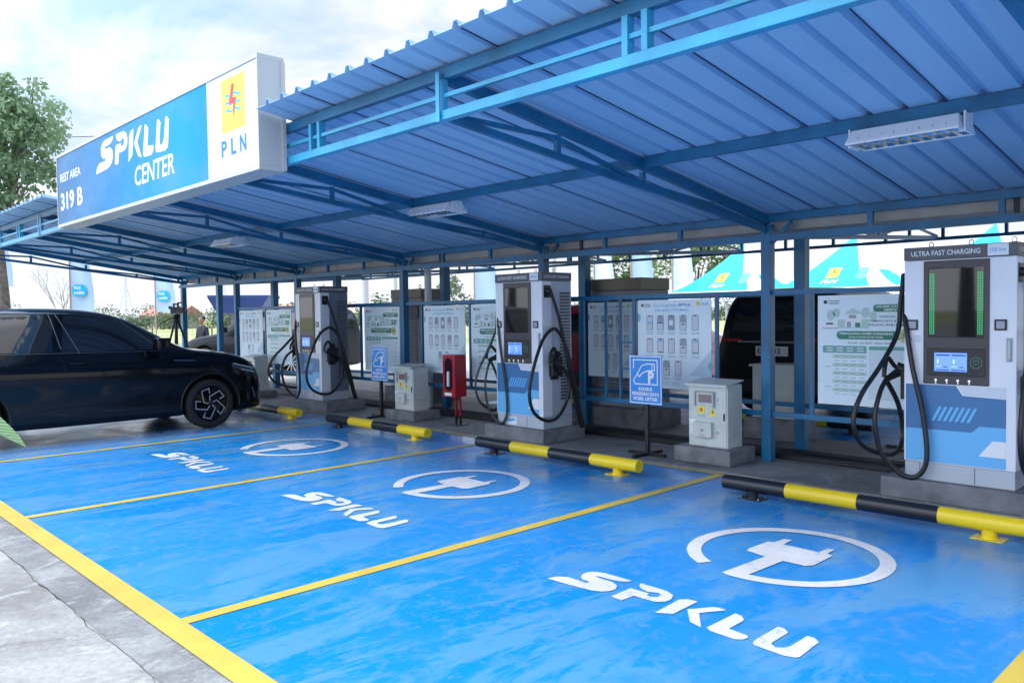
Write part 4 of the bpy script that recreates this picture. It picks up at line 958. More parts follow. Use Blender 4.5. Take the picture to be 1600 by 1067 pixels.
for s in (1, -1):
    # mirror
    mb = MB(); mb.rbox(-.10, .10, -.07, .10, -.07, .08, None, .035, 4); mb.v = [(a+s*1.04, b-.70, c+1.165) for a, b, c in mb.v]; mi = mb.build('wing_mirror', CARB, r, smooth=True)
    mb = MB(); mb.beam((s*.90, -.66, 1.09), (s*1.0, -.68, 1.13), .05, .03); mb.build('mirror_arm', BLK, mi)
    # handles
    for y in (-1.62, -2.52):
        p = side(y, .965, s, .012); mb = MB(); mb.rbox(p.x-.010, p.x+.010, p.y-.10, p.y+.10, p.z-.012, p.z+.012, None, .008); mb.build('door_handle', CARB, r, smooth=True)
    # fender badge strip, door lower strips
    mb = MB(); mb.tube([side(-.48+.27*i/8, .945-.002*i, s, .003) for i in range(9)], .007, n=6); mb.build('fender_strip', mat('strip_metal', (.30, .33, .38), .3, 1), r)
    # bright window line
    mb = MB(); mb.tube([side(-3.1+2.5*i/24, 1.583-.004*(i/4)**2*.35 if i < 15 else 1.55-.016*(i-14), s, .002) for i in range(15)], .007, n=6); mb.build('roof_rail', mat('strip_metal', (.30, .33, .38), .3, 1), r)
    for pl_ in ([(-1.875, 1.56), (-1.80, 1.14)], [(-1.80, 1.56), (-1.60, 1.08)], [(-3.16, 1.11), (-.62, 1.075)], [(-.60, 1.08), (-1.08, 1.50), (-1.70, 1.575), (-2.5, 1.58)]):
        P_ = [side(a_[0]+(b_[0]-a_[0])*k/12, a_[1]+(b_[1]-a_[1])*k/12, s, .004) for a_, b_ in zip(pl_[:-1], pl_[1:]) for k in range(13)]
        P_ = [p for i_, p in enumerate(P_) if i_ == 0 or (p-P_[i_-1]).length > 1e-4]
        mb = MB(); mb.tube(P_, .0055, n=6); mb.build('window_trim', mat('trim_satin', (.10, .11, .13), .25, .8), r)
    # headlamp
    mb = MB(); v = []; f = []
    for j in range(4):
        for i in range(9):
            y = .30+.36*i/8; z = .865-.085*i/8-.020*j+(.01*i/8); v.append(side(y, z, s, .004))
    for j in range(3):
        for i in range(8): q = j*9+i; f.append((q, q+1, q+10, q+9))
    mb.add(v, f, None, True); hl = mb.build('headlight', mat('headlamp_lens', (.05, .07, .09), .05, coat=1), r)
    mb = MB(); mb.tube([side(.32+.32*i/8, .862-.080*i/8, s, .008) for i in range(9)], .006, n=6); mb.tube([side(.44+.20*i/8, .775-.05*i/8, s, .008) for i in range(9)], .005, n=6); mb.build('light_strip', mat('drl', (.7, .75, .8), .2), hl)
    mb = MB(); mb.tube([side(.60+.06*i/6, .52-.14*i/6, s, .006) for i in range(7)], .012, n=8); mb.build('bumper_intake', mat('intake_metal', (.08, .12, .18), .3, .6), r)
    # wheel arch lip
    mb = MB(); ra = .335+.068
    for wy in (0, -2.77):
        mb.tube([side(wy+ra*math.cos(t), .34+ra*math.sin(t), s, .0) for t in [R(-8+196*i/24) for i in range(25)]], .011, n=6)
    mb.build('wheel_arch_trim', BLK, r)
    # lower door moulding
    mb = MB(); mb.tube([side(-2.25+1.7*i/16, .42+.02*math.sin(i/16*3.1), s, .001) for i in range(17)], .006, n=6); mb.build('door_moulding', mat('strip_dark', (.03, .035, .05), .2, .8), r)
mb = MB(); mb.rbox(-.30, .30, .80, .83, .36, .46, None, .008); mb.build('grille', BLK, r)
mb = MB(); mb.rbox(-.23, .23, .832, .84, .48, .58, None, .003); mb.build('number_plate', WHT, r)
# rear SUV in the opposite bays, tail towards us (nose to +y)
ST2 = [(-2.30, .80, .34, .72, .95, .70), (-2.28, .90, .28, .94, 1.22, .80), (-2.23, .935, .25, 1.10, 1.50, .78), (-2.14, .945, .24, 1.14, 1.73, .76), (-1.95, .948, .24, 1.14, 1.78, .74), (-1.6, .95, .23, 1.13, 1.79, .72), (-.6, .95, .22, 1.12, 1.79, .70), (.2, .95, .22, 1.11, 1.76, .69), (.55, .95, .22, 1.10, 1.60, .68),
       (1.0, .94, .22, 1.08, 1.22, .74), (1.3, .94, .22, 1.04, 1.10, .78), (1.9, .93, .22, .98, 1.04, .78), (2.25, .88, .24, .88, .95, .72), (2.38, .70, .28, .66, .74, .55)]
r2, side2, bv2, b2 = make_car('parked_car', 'dark SUV seen from behind with a white number plate, parked in the rear bays', CARD, ST2, (1.5, -1.35), .37,
    [[(-.20, 1.17), (.70, 1.17), (.35, 1.58), (-.18, 1.66)], [(-1.15, 1.19), (-.28, 1.18), (-.26, 1.67), (-1.15, 1.68)], [(-1.95, 1.22), (-1.25, 1.2), (-1.25, 1.66), (-1.85, 1.60)]],
    (1.20, 1.62, .74, .60), (1.20, 1.60, .66, .58), detail=False, group='cars parked in the rear bays')
r2.location = (-1.45, 10.9, 0)
mb = MB(); mb.box(-.27, .20, -2.335, -2.315, .87, 1.0, mat('plate_white', (.75, .76, .78), .4)); M = face_y(-.04, -2.3365, 0)
mb.text('E  8333', -.20, .90, .075, TXT, M, w=.33, bold=.02); mb.build('number_plate', WHT, r2)
for s in (-1, 1):
    mb = MB(); mb.rbox(-.20, .20, -.02, .02, -.022, .022, None, .012, 3); mb.v = [(a*.8+s*.66, b-2.285, c+1.08) for a, b, c in mb.v]; mb.build('tail_light', mat('tail_red', (.35, .01, .02), .15, coat=1), r2)
mb = MB(); mb.rbox(-.80, .80, -2.36, -2.24, .36, .56, None, .04, 3); mb.build('rear_bumper', BLK, r2); mb = MB(); mb.rbox(-.55, .55, -2.315, -2.28, 1.045, 1.07, None, .006); mb.build('tailgate_strip', CHR, r2)
mb = MB(); mb.tube(cr_path([(-.3, -2.19, 1.22), (-.1, -2.18, 1.26), (.2, -2.175, 1.28)], 4), .008, n=6); mb.build('rear_wiper', BLK, r2)
# red car
r3, side3, bv3, b3 = make_car('parked_car', 'red car with dark windows parked beyond the middle charging station', CARR, [(a, b, c, d-.05, e-.15, f) for a, b, c, d, e, f in ST2], (1.5, -1.35), .34,
    [[(-.20, 1.12), (.70, 1.12), (.35, 1.42), (-.18, 1.51)], [(-1.15, 1.14), (-.28, 1.13), (-.26, 1.52), (-1.15, 1.52)], [(-1.85, 1.16), (-1.25, 1.15), (-1.25, 1.50), (-1.75, 1.45)]],
    (1.13, 1.48, .74, .60), (1.14, 1.46, .66, .58), detail=False, group='cars parked in the rear bays')
r3.location = (-5.05, 10.75, 0); r3.rotation_euler = (0, 0, R(4))
for s in (-1, 1):
    mb = MB(); mb.rbox(-.16, .16, -.02, .02, -.05, .05, None, .012, 3); mb.v = [(a+s*.70, b-2.26, c+.92) for a, b, c in mb.v]; mb.build('tail_light', mat('tail_red', (.35, .01, .02), .15, coat=1), r3)
mb = MB(); mb.rbox(-.80, .80, -2.35, -2.24, .34, .52, None, .04, 3); mb.build('rear_bumper', BLK, r3)
# dark pickup-like car at the far left, nose to the left
r4, side4, bv4, b4 = make_car('parked_car', 'dark grey off-road car standing beyond the far left posts, nose to the left', CARD, [(a, b, c, d+.02, e, f) for a, b, c, d, e, f in ST2], (1.5, -1.35), .38,
    [[(-.20, 1.19), (.62, 1.19), (.35, 1.60), (-.18, 1.66)], [(-1.15, 1.21), (-.28, 1.20), (-.26, 1.67), (-1.15, 1.68)], [(-1.95, 1.24), (-1.25, 1.22), (-1.25, 1.66), (-1.85, 1.60)]],
    (1.22, 1.62, .74, .60), (1.22, 1.60, .66, .58), detail=False)
r4.location = (-16.2, 8.9, -.06); r4.rotation_euler = (0, 0, R(112))
for s in (-1, 1):
    mb = MB(); mb.rbox(-.15, .15, -.03, .03, -.06, .06, None, .02, 3); mb.v = [(a+s*.66, b+2.30, c+.86) for a, b, c in mb.v]; mb.build('headlight', mat('lamp_clear', (.45, .5, .55), .1, coat=1), r4)
    mb = MB(); mb.rbox(-.10, .10, -.06, .08, -.07, .08, None, .03, 3); mb.v = [(a+s*1.05, b+.70, c+1.22) for a, b, c in mb.v]; mb.build('wing_mirror', BLK, r4)
mb = MB(); mb.rbox(-.55, .55, 2.28, 2.40, .55, .80, None, .02); mb.build('grille', BLK, r4); mb = MB(); mb.box(-.22, .22, 2.405, 2.415, .44, .56); mb.build('number_plate', mat('plate_white', (.75, .76, .78), .4), r4)

# ------------------------------------------------------------ rear chargers and boxes
def rear_cabinet(x, y, wd, dp, ht, label, gold=True):
    r = empty('power_cabinet', (x, y, 0), label=label, category='cabinet')
    mb = MB(); mb.box(-wd/2-.12, wd/2+.12, -dp/2-.1, dp/2+.1, 0, .26); mb.build('concrete_base', CONC, r, bevel=.01)
    mb = MB(); mb.rbox(-wd/2, wd/2, -dp/2, dp/2, .262, ht-.16, None, .012); mb.build('cabinet', mat('rear_cabinet_grey', (.26, .28, .31), .45, var=.08), r)
    mb = MB(); mb.rbox(-wd/2-.01, wd/2+.01, -dp/2-.01, dp/2+.01, ht-.158, ht, None, .01); mb.build('header', GOLD if gold else HEAD, r)
    mb = MB()
    for k in range(22): z = .5+k*.045; mb.box(-wd*.34, wd*.34, -dp/2-.012, -dp/2-.001, z, z+.022)
    mb.box(-wd*.40, wd*.40, -dp/2-.016, -dp/2-.0125, ht-.5, ht-.22); mb.build('vent_panel', mat('vent_grey', (.13, .15, .18), .5), r)
    mb = MB(); mb.tube([(0, 0, ht), (0, 0, ht+.03)], .012, n=8); mb.tube([(.05*math.cos(R(20*i))*.6, 0, ht+.05+.03*math.sin(R(20*i))) for i in range(19)], .006, n=6, caps=False); mb.build('lifting_eye', BLK, r)
    return r
rear_cabinet(-2.72, 7.05, .85, .60, 1.93, 'grey power cabinet with gold top behind the middle charging station')
rear_cabinet(-7.25, 7.05, .85, .60, 1.93, 'grey power cabinet with gold top behind the meter box and far P sign')
rear_cabinet(2.1, 7.05, .85, .60, 1.93, 'grey power cabinet behind the nearest charging station')
r = empty('electric_box', (-.62, 7.15, .013), label='pale grey box on a concrete block behind the right-hand posts', category='electric box')
mb = MB(); mb.box(-.34, .34, -.22, .22, 0, .24); mb.build('concrete_base', CONC, r, bevel=.008); mb = MB(); mb.box(-.26, .26, -.15, .15, .241, .83); mb.build('cabinet', METER, r, bevel=.005); mb = MB(); mb.box(-.29, .29, -.18, .20, .831, .855); mb.build('rain_hood', METER, r)
rs2 = dup(st, (-1.0, 8.05, 0), R(180), 'tyre stop of the rear bays, behind the nearest meter box'); dup(st, (2.2, 8.05, 0), R(180), 'tyre stop of the rear bays, below the home charging poster at the right'); dup(st, (-4.7, 8.05, 0), R(180), 'tyre stop of the rear bays, behind the red extinguisher cabinet')
def stand_sign(x, y, label):
    r = empty('sign_stand', (x, y, .013), label=label, category='sign stand')
    mb = MB(); mb.box(-.02, .02, -.02, .02, .03, .6); mb.build('post', BLK, r); mb = MB(); mb.box(-.22, .22, -.02, .02, 0, .03); mb.box(-.02, .02, .021, .2, 0, .028); mb.box(-.02, .02, -.2, -.021, 0, .028); mb.build('foot', BLK, r)
    mb = MB(); mb.box(-.2, .2, .021, .028, .52, 1.02); mb.build('sign_plate', mat('sign_back', (.25, .27, .3), .5), r)
stand_sign(.75, 7.3, 'back of a small sign on a black stand behind the home charging poster')

# ------------------------------------------------------------ event tents
def make_tent(x, y, wd, label, t1, flip):
    r = empty('event_tent', (x, y, 0), label=label, category='tent', group='cyan and white marquee tents in the yard')
    H, PK, n = 2.0, 3.35, 16; h = wd/2
    def top(u, v, z0=H):        # u,v in -1..1; swept pyramid
        m = max(abs(u), abs(v)); return z0+(PK-z0)*((1-m)**1.45)
    for k in range(4):
        v = []; f = []; mi = []; Rm = Matrix.Rotation(R(90*k), 4, 'Z')
        for j in range(n+1):
            m = 1-j/n
            for i in range(n+1):
                u = (2*i/n-1)*m; v.append(Rm @ Vector((u*h, -m*h, H+(PK-H)*((1-m)**1.45))))
        mb = MB()
        for j in range(n):
            for i in range(n):
                m = 1-(j+.5)/n; uu = (2*(i+.5)/n-1)
                white = uu > .55+.9*(m-.6)**2*(1 if m > .6 else -.3) if k % 2 == 0 else not (uu < .15-.9*(1-m) and m > .55)
                q = j*(n+1)+i; mb.add([v[q], v[q+1], v[q+n+2], v[q+n+1]], [(0, 1, 2, 3)], TW if white else TC, True)
        mb.build('roof_panel', TC, r)
    mb = MB()
    for k in range(4):
        M = Matrix.Rotation(R(90*k), 4, 'Z'); mb.box(-h, h, -h-.012, -h, H-.26, H, M=M)
    va = mb.build('valance', mat('valance_white', (.80, .82, .84), .6), r)
    M = face_y(-h, -h-.0135, 0); mb = MB(); mb.text(t1, wd*.5, H-.235, .15, TXT, M, w=wd*.45, align='c', bold=.02); mb.text('mn', wd*.87, H-.19, .13, CYA, M, w=wd*.08, bold=.01)
    for q in range(3): mb.rect(wd*.80, H-.14-.03*q, wd*.86, H-.13-.03*q, CYA, M)
    mb.build('valance_lettering', TXT, va)
    # logo printed on the front slope
    mid = .62; z = lambda m: H+(PK-H)*((1-m)**1.45)
    a = Vector((0, -.92*h, z(.92)+.03)); b = Vector((0, -.50*h, z(.50)+.03)); up = (b-a); ul = up.length; up.normalize(); nn = Vector((1, 0, 0)).cross(up)
    M = None
    mb = MB(); pln_logo(mb, -.30, ul*.50, .30, ul*.46, M, .016, 4); mb.text('PLN', -.36, ul*.20, ul*.20, WHT, M, d=.006, w=.42, bold=.04, shear=.2)
    mb.rrect(.42, ul*.40, .66, ul*.95, .08, mat('bubble_blue', (.10, .42, .75), .4), M, .004); mb.text('PLN', .45, ul*.74, ul*.10, WHT, M, d=.010, w=.16, bold=.02); mb.text('mobile', .45, ul*.58, ul*.10, WHT, M, d=.010, w=.18, bold=.02)
    mb.v = [(q[0], -(.92-.42*q[1]/ul)*h-q[2]*.3, z(.92-.42*q[1]/ul)+.006+q[2]*.5) for q in mb.v]
    mb.build('roof_print', WHT, r)
    for sx_ in (-1, 1):
        for sy in (-1, 1): mb = MB(); mb.box(sx_*(h-.04)-.03, sx_*(h-.04)+.03, sy*(h-.04)-.03, sy*(h-.04)+.03, 0, H-.01); mb.build('leg', GALV, r)
    return r
TC = mat('tent_cyan', (.0, .50, .72), .5); TW = mat('tent_white', (.78, .80, .82), .55)
make_tent(-7.65, 18.55, 3.05, 'left cyan and white PLN tent behind the phone poster', 'PLN UP3 TEGAL', 0)
make_tent(-4.58, 18.55, 3.05, 'middle cyan and white PLN tent behind the home charging poster', 'PLN UP3 TEGAL', 0)
make_tent(-1.5, 18.55, 3.05, 'right cyan and white tent, behind the nearest charging station', 'PLN UP3 TEGAL', 0)

# ------------------------------------------------------------ flags, poles
FLG = mat('flag_pale_blue', (.42, .58, .78), .7); FLW = mat('flag_white', (.72, .75, .80), .7)
def feather_flag(x, y, h, wd, zb, m, label, rz=0, logo=True, group='tall advertising flags in the yard'):
    r = empty('advertising_flag', (x, y, 0), rz, label=label, category='flag', group=group)
    mb = MB(); mb.tube([(0, 0, 0), (0, 0, h)], .025, n=8); mb.build('pole', mat('pole_wood', (.35, .28, .24), .7), r)
    mb = MB(); v = []; f = []; nx, ny = 8, 14
    for j in range(ny+1):
        for i in range(nx+1):
            t = j/ny; u = i/nx; ww = wd*(.72+.28*(1-t)+.05*math.sin(t*7)); v.append((.03+u*ww, .06*math.sin(u*5+t*4)*u, zb+(h-zb)*t-.12*u*(1-t)))
    for s in (0, .004):
        for j in range(ny):
            for i in range(nx): q = j*(nx+1)+i; f.append((q, q+1, q+nx+2, q+nx+1))
        break
    mb.add(v, f, None, True); fl_ = mb.build('flag_cloth', m, r)
    if logo:
        M = face_y(.10, -.075, zb+(h-zb)*.16); s_ = wd*.62; mb = MB()
        mb.poly([(s_*(.5+.5*math.copysign(abs(math.cos(R(15*i)))**.6, math.cos(R(15*i)))), s_*(.45+.42*math.copysign(abs(math.sin(R(15*i)))**.6, math.sin(R(15*i))))) for i in range(24)], CYA, M); mb.text('PLN', s_*.14, s_*.55, s_*.20, WHT, M, d=.003, w=s_*.45, bold=.03); mb.text('mobile', s_*.14, s_*.22, s_*.20, WHT, M, d=.003, w=s_*.7, bold=.03); mb.build('flag_print', CYA, fl_)
    return r
RZ = R(28)
feather_flag(-24.6, 6.3, 4.3, .75, 1.80, FLG, 'pale blue flag with round blue print, left above the black car roof', R(46))
feather_flag(-26.9, 9.8, 3.9, .75, 1.75, FLG, 'pale blue flag on a thin wooden pole, beyond the camera tripod', R(46))
feather_flag(-24.1, 3.9, 4.2, .8, 2.6, FLG, 'pale blue flag right beside the big tree trunk at the left edge', R(46), False)
feather_flag(-14.2, 14.4, 4.6, .7, 1.5, FLG, 'tall blue-white flag left of the middle charging station top', R(46), False)
feather_flag(-10.9, 16.0, 4.6, .55, 1.7, FLW, 'white flag left of the gold-topped cabinet behind the middle charger', R(46), False)
feather_flag(-9.9, 16.4, 4.8, .6, 1.7, FLG, 'pale flag just right of the gold-topped cabinet', R(46), False)
feather_flag(-9.1, 17.2, 4.8, .55, 1.9, FLW, 'white flag at the left edge of the left tent', R(46), False)
def pole(x, y, r0, h, label, m):
    tag(W(MB().tube([(x, y, 0), (x, y, h)], [r0, r0*.8], n=12), 'utility_pole', m, None, (0, 0, 0)), label, 'pole', 'pale poles standing in the yard')
PB = mat('pole_concrete', (.55, .55, .53), .8)
pole(-18.2, 13.2, .14, 9, 'thick pale pole right of the far charging station', PB); pole(-17.9, 13.0+1.2, .07, 9, 'thin pale pole just right of the thick pale pole', PB)
pole(-12.4, 15.9, .11, 8, 'pale concrete pole between the middle charger and the gold-topped cabinet', PB)

# dark blue kiosk
r = empty('kiosk', (-22.6, 11.3, 0), R(46), label='dark blue kiosk with flat flared roof beyond the far left posts', category='kiosk')
mb = MB(); v = [(-.85, -.5, 0), (.55, -.5, 0), (.55, .5, 0), (-.85, .5, 0), (-1.1, -.7, .55), (.95, -.7, .52), (.95, .7, .52), (-1.1, .7, .55), (-1.1, -.7, .62), (.95, -.7, .60), (.95, .7, .60), (-1.1, .7, .62)]
v = [(a, b, c+1.62) for a, b, c in v]; mb.add(v, [(0, 3, 2, 1), (0, 1, 5, 4), (1, 2, 6, 5), (2, 3, 7, 6), (3, 0, 4, 7), (4, 5, 9, 8), (5, 6, 10, 9), (6, 7, 11, 10), (7, 4, 8, 11), (8, 9, 10, 11)])
mb.build('roof', mat('kiosk_navy', (.02, .05, .20), .4), r); mb = MB(); mb.box(-.45, .25, -.3, .3, 0, 1.615); mb.build('booth', mat('kiosk_booth', (.22, .16, .20), .5), r)

# ------------------------------------------------------------ wire fence, houses, far trees
r = empty('wire_fence', (-27.5, 11, 0), label='thin brown wire fence along the field edge at the left', category='fence')
a, b = Vector((-27.0, 1.0, -.1)), Vector((-24.0, 26.0, -.1))
for i in range(13):
    p = a.lerp(b, i/12)-Vector((-27.5, 11, 0)); mb = MB(); mb.tube([p, p+Vector((0, 0, 1.25))], .03, n=6); mb.build('post', BARK, r)
mb = MB(); o_ = Vector((-27.5, 11, 0))
for k in range(7): mb.tube([a-o_+Vector((0, 0, .15+.16*k)), b-o_+Vector((0, 0, .15+.16*k))], .005, n=4)
for i in range(170): p = a.lerp(b, i/170)-o_; mb.tube([p+Vector((0, 0, .15)), p+Vector((0, 0, 1.11))], .004, n=4)
mb.build('wire_mesh', mat('wire_grey', (.2, .19, .17), .6), r)
for i, (x, y, w_, m) in enumerate(((-150, 58, 9, (.45, .20, .16)), (-140, 72, 12, (.50, .26, .2)), (-128, 80, 10, (.55, .4, .35)))):
    r = empty('house', (x, y, -.5), R(25+8*i), label=('low house with red roof in the far tree line, leftmost', 'wider red roofed house in the far tree line, middle one', 'pale house in the far tree line, rightmost')[i], category='house', group='small houses beyond the field')
    mb = MB(); mb.box(-w_/2, w_/2, -3, 3, 0, 2.4); mb.build('wall', mat('far_wall', (.5, .48, .45), .8), r)
    mb = MB(); mb.add([(-w_/2-.4, -3.4, 2.4), (w_/2+.4, -3.4, 2.4), (w_/2+.4, 3.4, 2.4), (-w_/2-.4, 3.4, 2.4), (-w_/2-.4, 0, 4.2), (w_/2+.4, 0, 4.2)], [(0, 1, 5, 4), (2, 3, 4, 5), (0, 4, 3), (1, 2, 5), (0, 3, 2, 1)]); mb.build('roof', mat('far_roof%d' % i, m, .8), r)
    mb = MB()
    for q in (-.3, .1, .3): mb.box(q*w_-.5, q*w_+.5, -3.03, -3.001, .9, 1.9)
    mb.build('window', GLOSS, r)

def leaf_cloud(mb, c, rad, n, size, rng, droop=0, stretch=(1, 1, 1), m=None):
    for _ in range(n):
        while True:
            p = Vector((rng.uniform(-1, 1), rng.uniform(-1, 1), rng.uniform(-1, 1)))
            if p.length < 1 and rng.random() < .35+p.length*.65: break
        q = Vector((c[0]+p.x*rad*stretch[0], c[1]+p.y*rad*stretch[1], c[2]+p.z*rad*stretch[2]))
        d = Vector((rng.gauss(0, 1), rng.gauss(0, 1), rng.gauss(0, .6)-droop)).normalized(); u = d.cross(Vector((rng.gauss(0, 1), rng.gauss(0, 1), rng.gauss(0, 1)))).normalized()
        s = size*rng.uniform(.6, 1.3); k = .30
        mb.v += [tuple(q), tuple(q+d*s*.5+u*s*k), tuple(q+d*s), tuple(q+d*s*.5-u*s*k)]; o = len(mb.v)-4
        mb.f.append([o, o+1, o+2, o+3]); mb.m.append(0); mb.sm.append(False)
def make_tree(name, x, y, h, trunk_h, r0, crown, label, leafm, lsize, seed, group=None, droop=.3, limbs=7, lean=0):
    crown = [((c[0]-.28*(seed == 3), c[1]-.22*(seed == 3), c[2]), a1, a2, a3) for c, a1, a2, a3 in crown]; rng = random.Random(seed); r = empty(name, (x, y, -.05), label=label, category='tree')
    if group: r['group'] = group
    mb = MB(); P = cr_path([(0, 0, 0), (lean*.3, .05, trunk_h*.5), (lean, 0, trunk_h), (lean*1.2, .05, h*.8)], 6); n = len(P); mb.tube(P, [r0*(1-.75*i/(n-1)) for i in range(n)], n=12)
    tips = []
    for c, rad, cnt, strc in crown:
        for q in range(max(2, limbs//len(crown)+1)):
            s0 = P[int(n*rng.uniform(.5, .85))]; e_ = Vector(c)+Vector([rng.uniform(-.6, .6)*rad for _ in range(3)]); m_ = (s0+e_)/2+Vector((rng.uniform(-.2, .2), rng.uniform(-.2, .2), .25))
            pts = cr_path([s0, m_, e_], 5); mb.tube(pts, [r0*.20*(1-.8*i/(len(pts)-1)) for i in range(len(pts))], n=6); tips.append(e_)
    mb.build('trunk', BARK, r)
    mb = MB(); mb.mats = [leafm]
    for c, rad, cnt, strc in crown:
        nsub = 14
        for k in range(nsub):
            p = Vector((rng.gauss(0, .5), rng.gauss(0, .5), rng.gauss(0, .5)))
            if p.length > 1.1: p *= 1.1/p.length
            cc = Vector(c)+Vector((p.x*strc[0], p.y*strc[1], p.z*strc[2]))*rad
            leaf_cloud(mb, cc, rad*rng.uniform(.22, .42), cnt//nsub, lsize, rng, droop)
    mb.build('crown', leafm, r); return r
# big tree at the left edge
cr_ = [((-.1, .2, 6.7), 1.35, 2400, (1, 1, .7)), ((.45, .95, 6.1), 1.05, 1700, (1, 1, .6)), ((-1.0, -.8, 6.5), 1.5, 1600, (1, 1, .8)), ((-.4, .0, 5.4), 1.0, 1100, (1, 1, .6)), ((.45, .8, 7.1), .8, 700, (1, 1, .6)), ((-.9, -1.2, 4.8), 1.0, 1200, (1, 1, .6)), ((.0, .4, 4.6), .75, 700, (1, 1, .6)), ((.35, .9, 5.3), .8, 900, (1, 1, .6)), ((.2, .6, 3.95), .5, 220, (1, 1, .5)), ((-1.6, -1.9, 5.7), 1.4, 1000, (1, 1, 1))]
make_tree('broadleaf_tree', -19.2, 3.25, 5.6, 3.4, .22, cr_, 'large green tree at the left edge, its crown above the canopy end', LEAF, .15, 3, droop=.8, limbs=18)
# trees behind the yard at the right
for i, (x, y, h, rr, lab) in enumerate(((-13.6, 20.0, 4.6, 1.1, 'dense green tree between the middle charger and the tents, left one'), (-12.4, 23.5, 5.2, 1.4, 'dense green tree rising directly left of the left tent'), (-20.5, 19.0, 3.1, .9, 'small sparse tree seen between the second posts and the middle charger'), (-23.5, 17.5, 2.3, .6, 'small bush-like tree right of the far charging station'))):
    make_tree('broadleaf_tree', x, y, h-rr, h*.45, .12, [((0, 0, h-rr*.9), rr, (1500, 2300, 520, 300)[i], (1, 1, 1.1)), ((rr*.5, .2, h-rr*1.6), rr*.8, (800, 1200, 260, 150)[i], (1, 1, 1))], lab, LEAFL if i < 2 else LEAFF, .16, 10+i, 'trees behind the yard', .4, 5)
# trees across the road, seen only mirrored in the charger displays
for i, (x, y, lab) in enumerate(((-3.0, -11.5, 'roadside tree across the road, the nearer one mirrored in the nearest charger'), (-20.5, -12.0, 'roadside tree across the road, mirrored in the middle charger'), (-9, -17, 'roadside tree across the road between the two nearer ones'))):
    make_tree('broadleaf_tree', x, y, 5.5, 3.2, .26, [((.3, 0, 5.6), 1.6, 1800, (1, 1, .7)), ((-1.2, .4, 4.8), 1.2, 900, (1, 1, .6)), ((1.3, -.3, 4.3), 1.0, 500, (1, 1, .6))], lab, LEAF, .2, 40+i, 'roadside trees', .6, 14)
# bare tree
rng = random.Random(5); r = empty('bare_tree', (-29.2, 7.2, 0), label='thin leafless tree beyond the black car roof', category='tree')
mb = MB()
def twig(p, d, l, rr, k):
    e_ = p+d*l; m_ = p+d*l*.5+Vector((rng.uniform(-.06, .06), rng.uniform(-.06, .06), 0))*l; pts = cr_path([p, m_, e_], 3); mb.tube(pts, [rr*(1-.45*i/(len(pts)-1)) for i in range(len(pts))], n=5, caps=False)
    if k:
        for _ in range(2 if k < 4 else 3): twig(e_ if rng.random() < .6 else p+d*l*.7, (d+Vector((rng.uniform(-.5, .5), rng.uniform(-.5, .5), rng.uniform(-.05, .4)))).normalized(), l*rng.uniform(.6, .85), rr*.6, k-1)
twig(Vector((0, 0, 0)), Vector((.05, 0, 1)), 1.3, .05, 5); mb.build('trunk', mat('bare_bark', (.38, .36, .36), .9), r)
# far tree line: one mass at the horizon
mb = MB(); mb.mats = [LEAFF]; rng = random.Random(9)
for i in range(230):
    t = i/230; p = Vector((-175, 10, 0)).lerp(Vector((-40, 190, 0)), t)+Vector((rng.uniform(-6, 6), rng.uniform(-6, 6), 0)); hh = rng.uniform(1.5, 4.6)*(1.15 if .1 < t < .45 else .9)
    leaf_cloud(mb, (p.x, p.y, hh*.50-.6), hh*.62, 190, .48, rng, 0, (1.3, 1.3, .8))
mb.build('far_tree_line', LEAFF, kind='stuff')
# pylons
def pylon(x, y, h, label):
    r = empty('power_pylon', (x, y, -.5), R(30), label=label, category='pylon', group='lattice power pylons far across the field')
    mb = MB(); k = h*.13
    for a_, b_ in ((-1, -1), (1, -1), (1, 1), (-1, 1)): mb.beam((a_*k, b_*k, 0), (a_*k*.2, b_*k*.2, h*.7), .28, .28); mb.beam((a_*k*.2, b_*k*.2, h*.7), (0, 0, h), .22, .22)
    for q in range(7):
        z0, z1 = h*.1*q, h*.1*(q+1); k0, k1 = k*(1-.8*z0/(h*.7)), k*(1-.8*z1/(h*.7))
        for s in (-1, 1): mb.beam((-k0, s*k0, z0), (k1, s*k1, z1), .16, .16); mb.beam((k0, s*k0, z0), (-k1, s*k1, z1), .16, .16)
    mb.build('lattice_tower', mat('pylon_steel', (.50, .54, .60), .8), r)
    mb = MB()
    for z, l in ((h*.72, h*.24), (h*.82, h*.20), (h*.92, h*.15)): mb.beam((-l, 0, z), (l, 0, z), .22, .3); mb.beam((-l, 0, z), (0, 0, z+h*.05), .15, .15); mb.beam((l, 0, z), (0, 0, z+h*.05), .15, .15)
    mb.build('cross_arm', mat('pylon_steel', (.50, .54, .60), .8), r)
pylon(-560, 187, 30, 'left lattice power pylon on the horizon'); pylon(-530, 240, 30, 'right lattice power pylon on the horizon')
# overhead wires behind the sign
for i, (z0, z1) in enumerate(((7.35, 7.7), (6.9, 7.2), (6.1, 6.35), (4.95, 5.1))):
    pts = [Vector((-34+44*t/14, -2+40*t/14, z0+(z1-z0)*t/14-.5*math.sin(math.pi*t/14)*.3)) for t in range(15)]
    tag(W(MB().tube(pts, .014, n=5), 'overhead_wire', BLK, None, (0, 0, 0)), ('topmost thin overhead wire behind the sign', 'second overhead wire from the top behind the sign', 'third overhead wire from the top behind the sign', 'lowest thin overhead wire, near the small left branches')[i], 'wire', 'thin overhead wires beside the left tree')

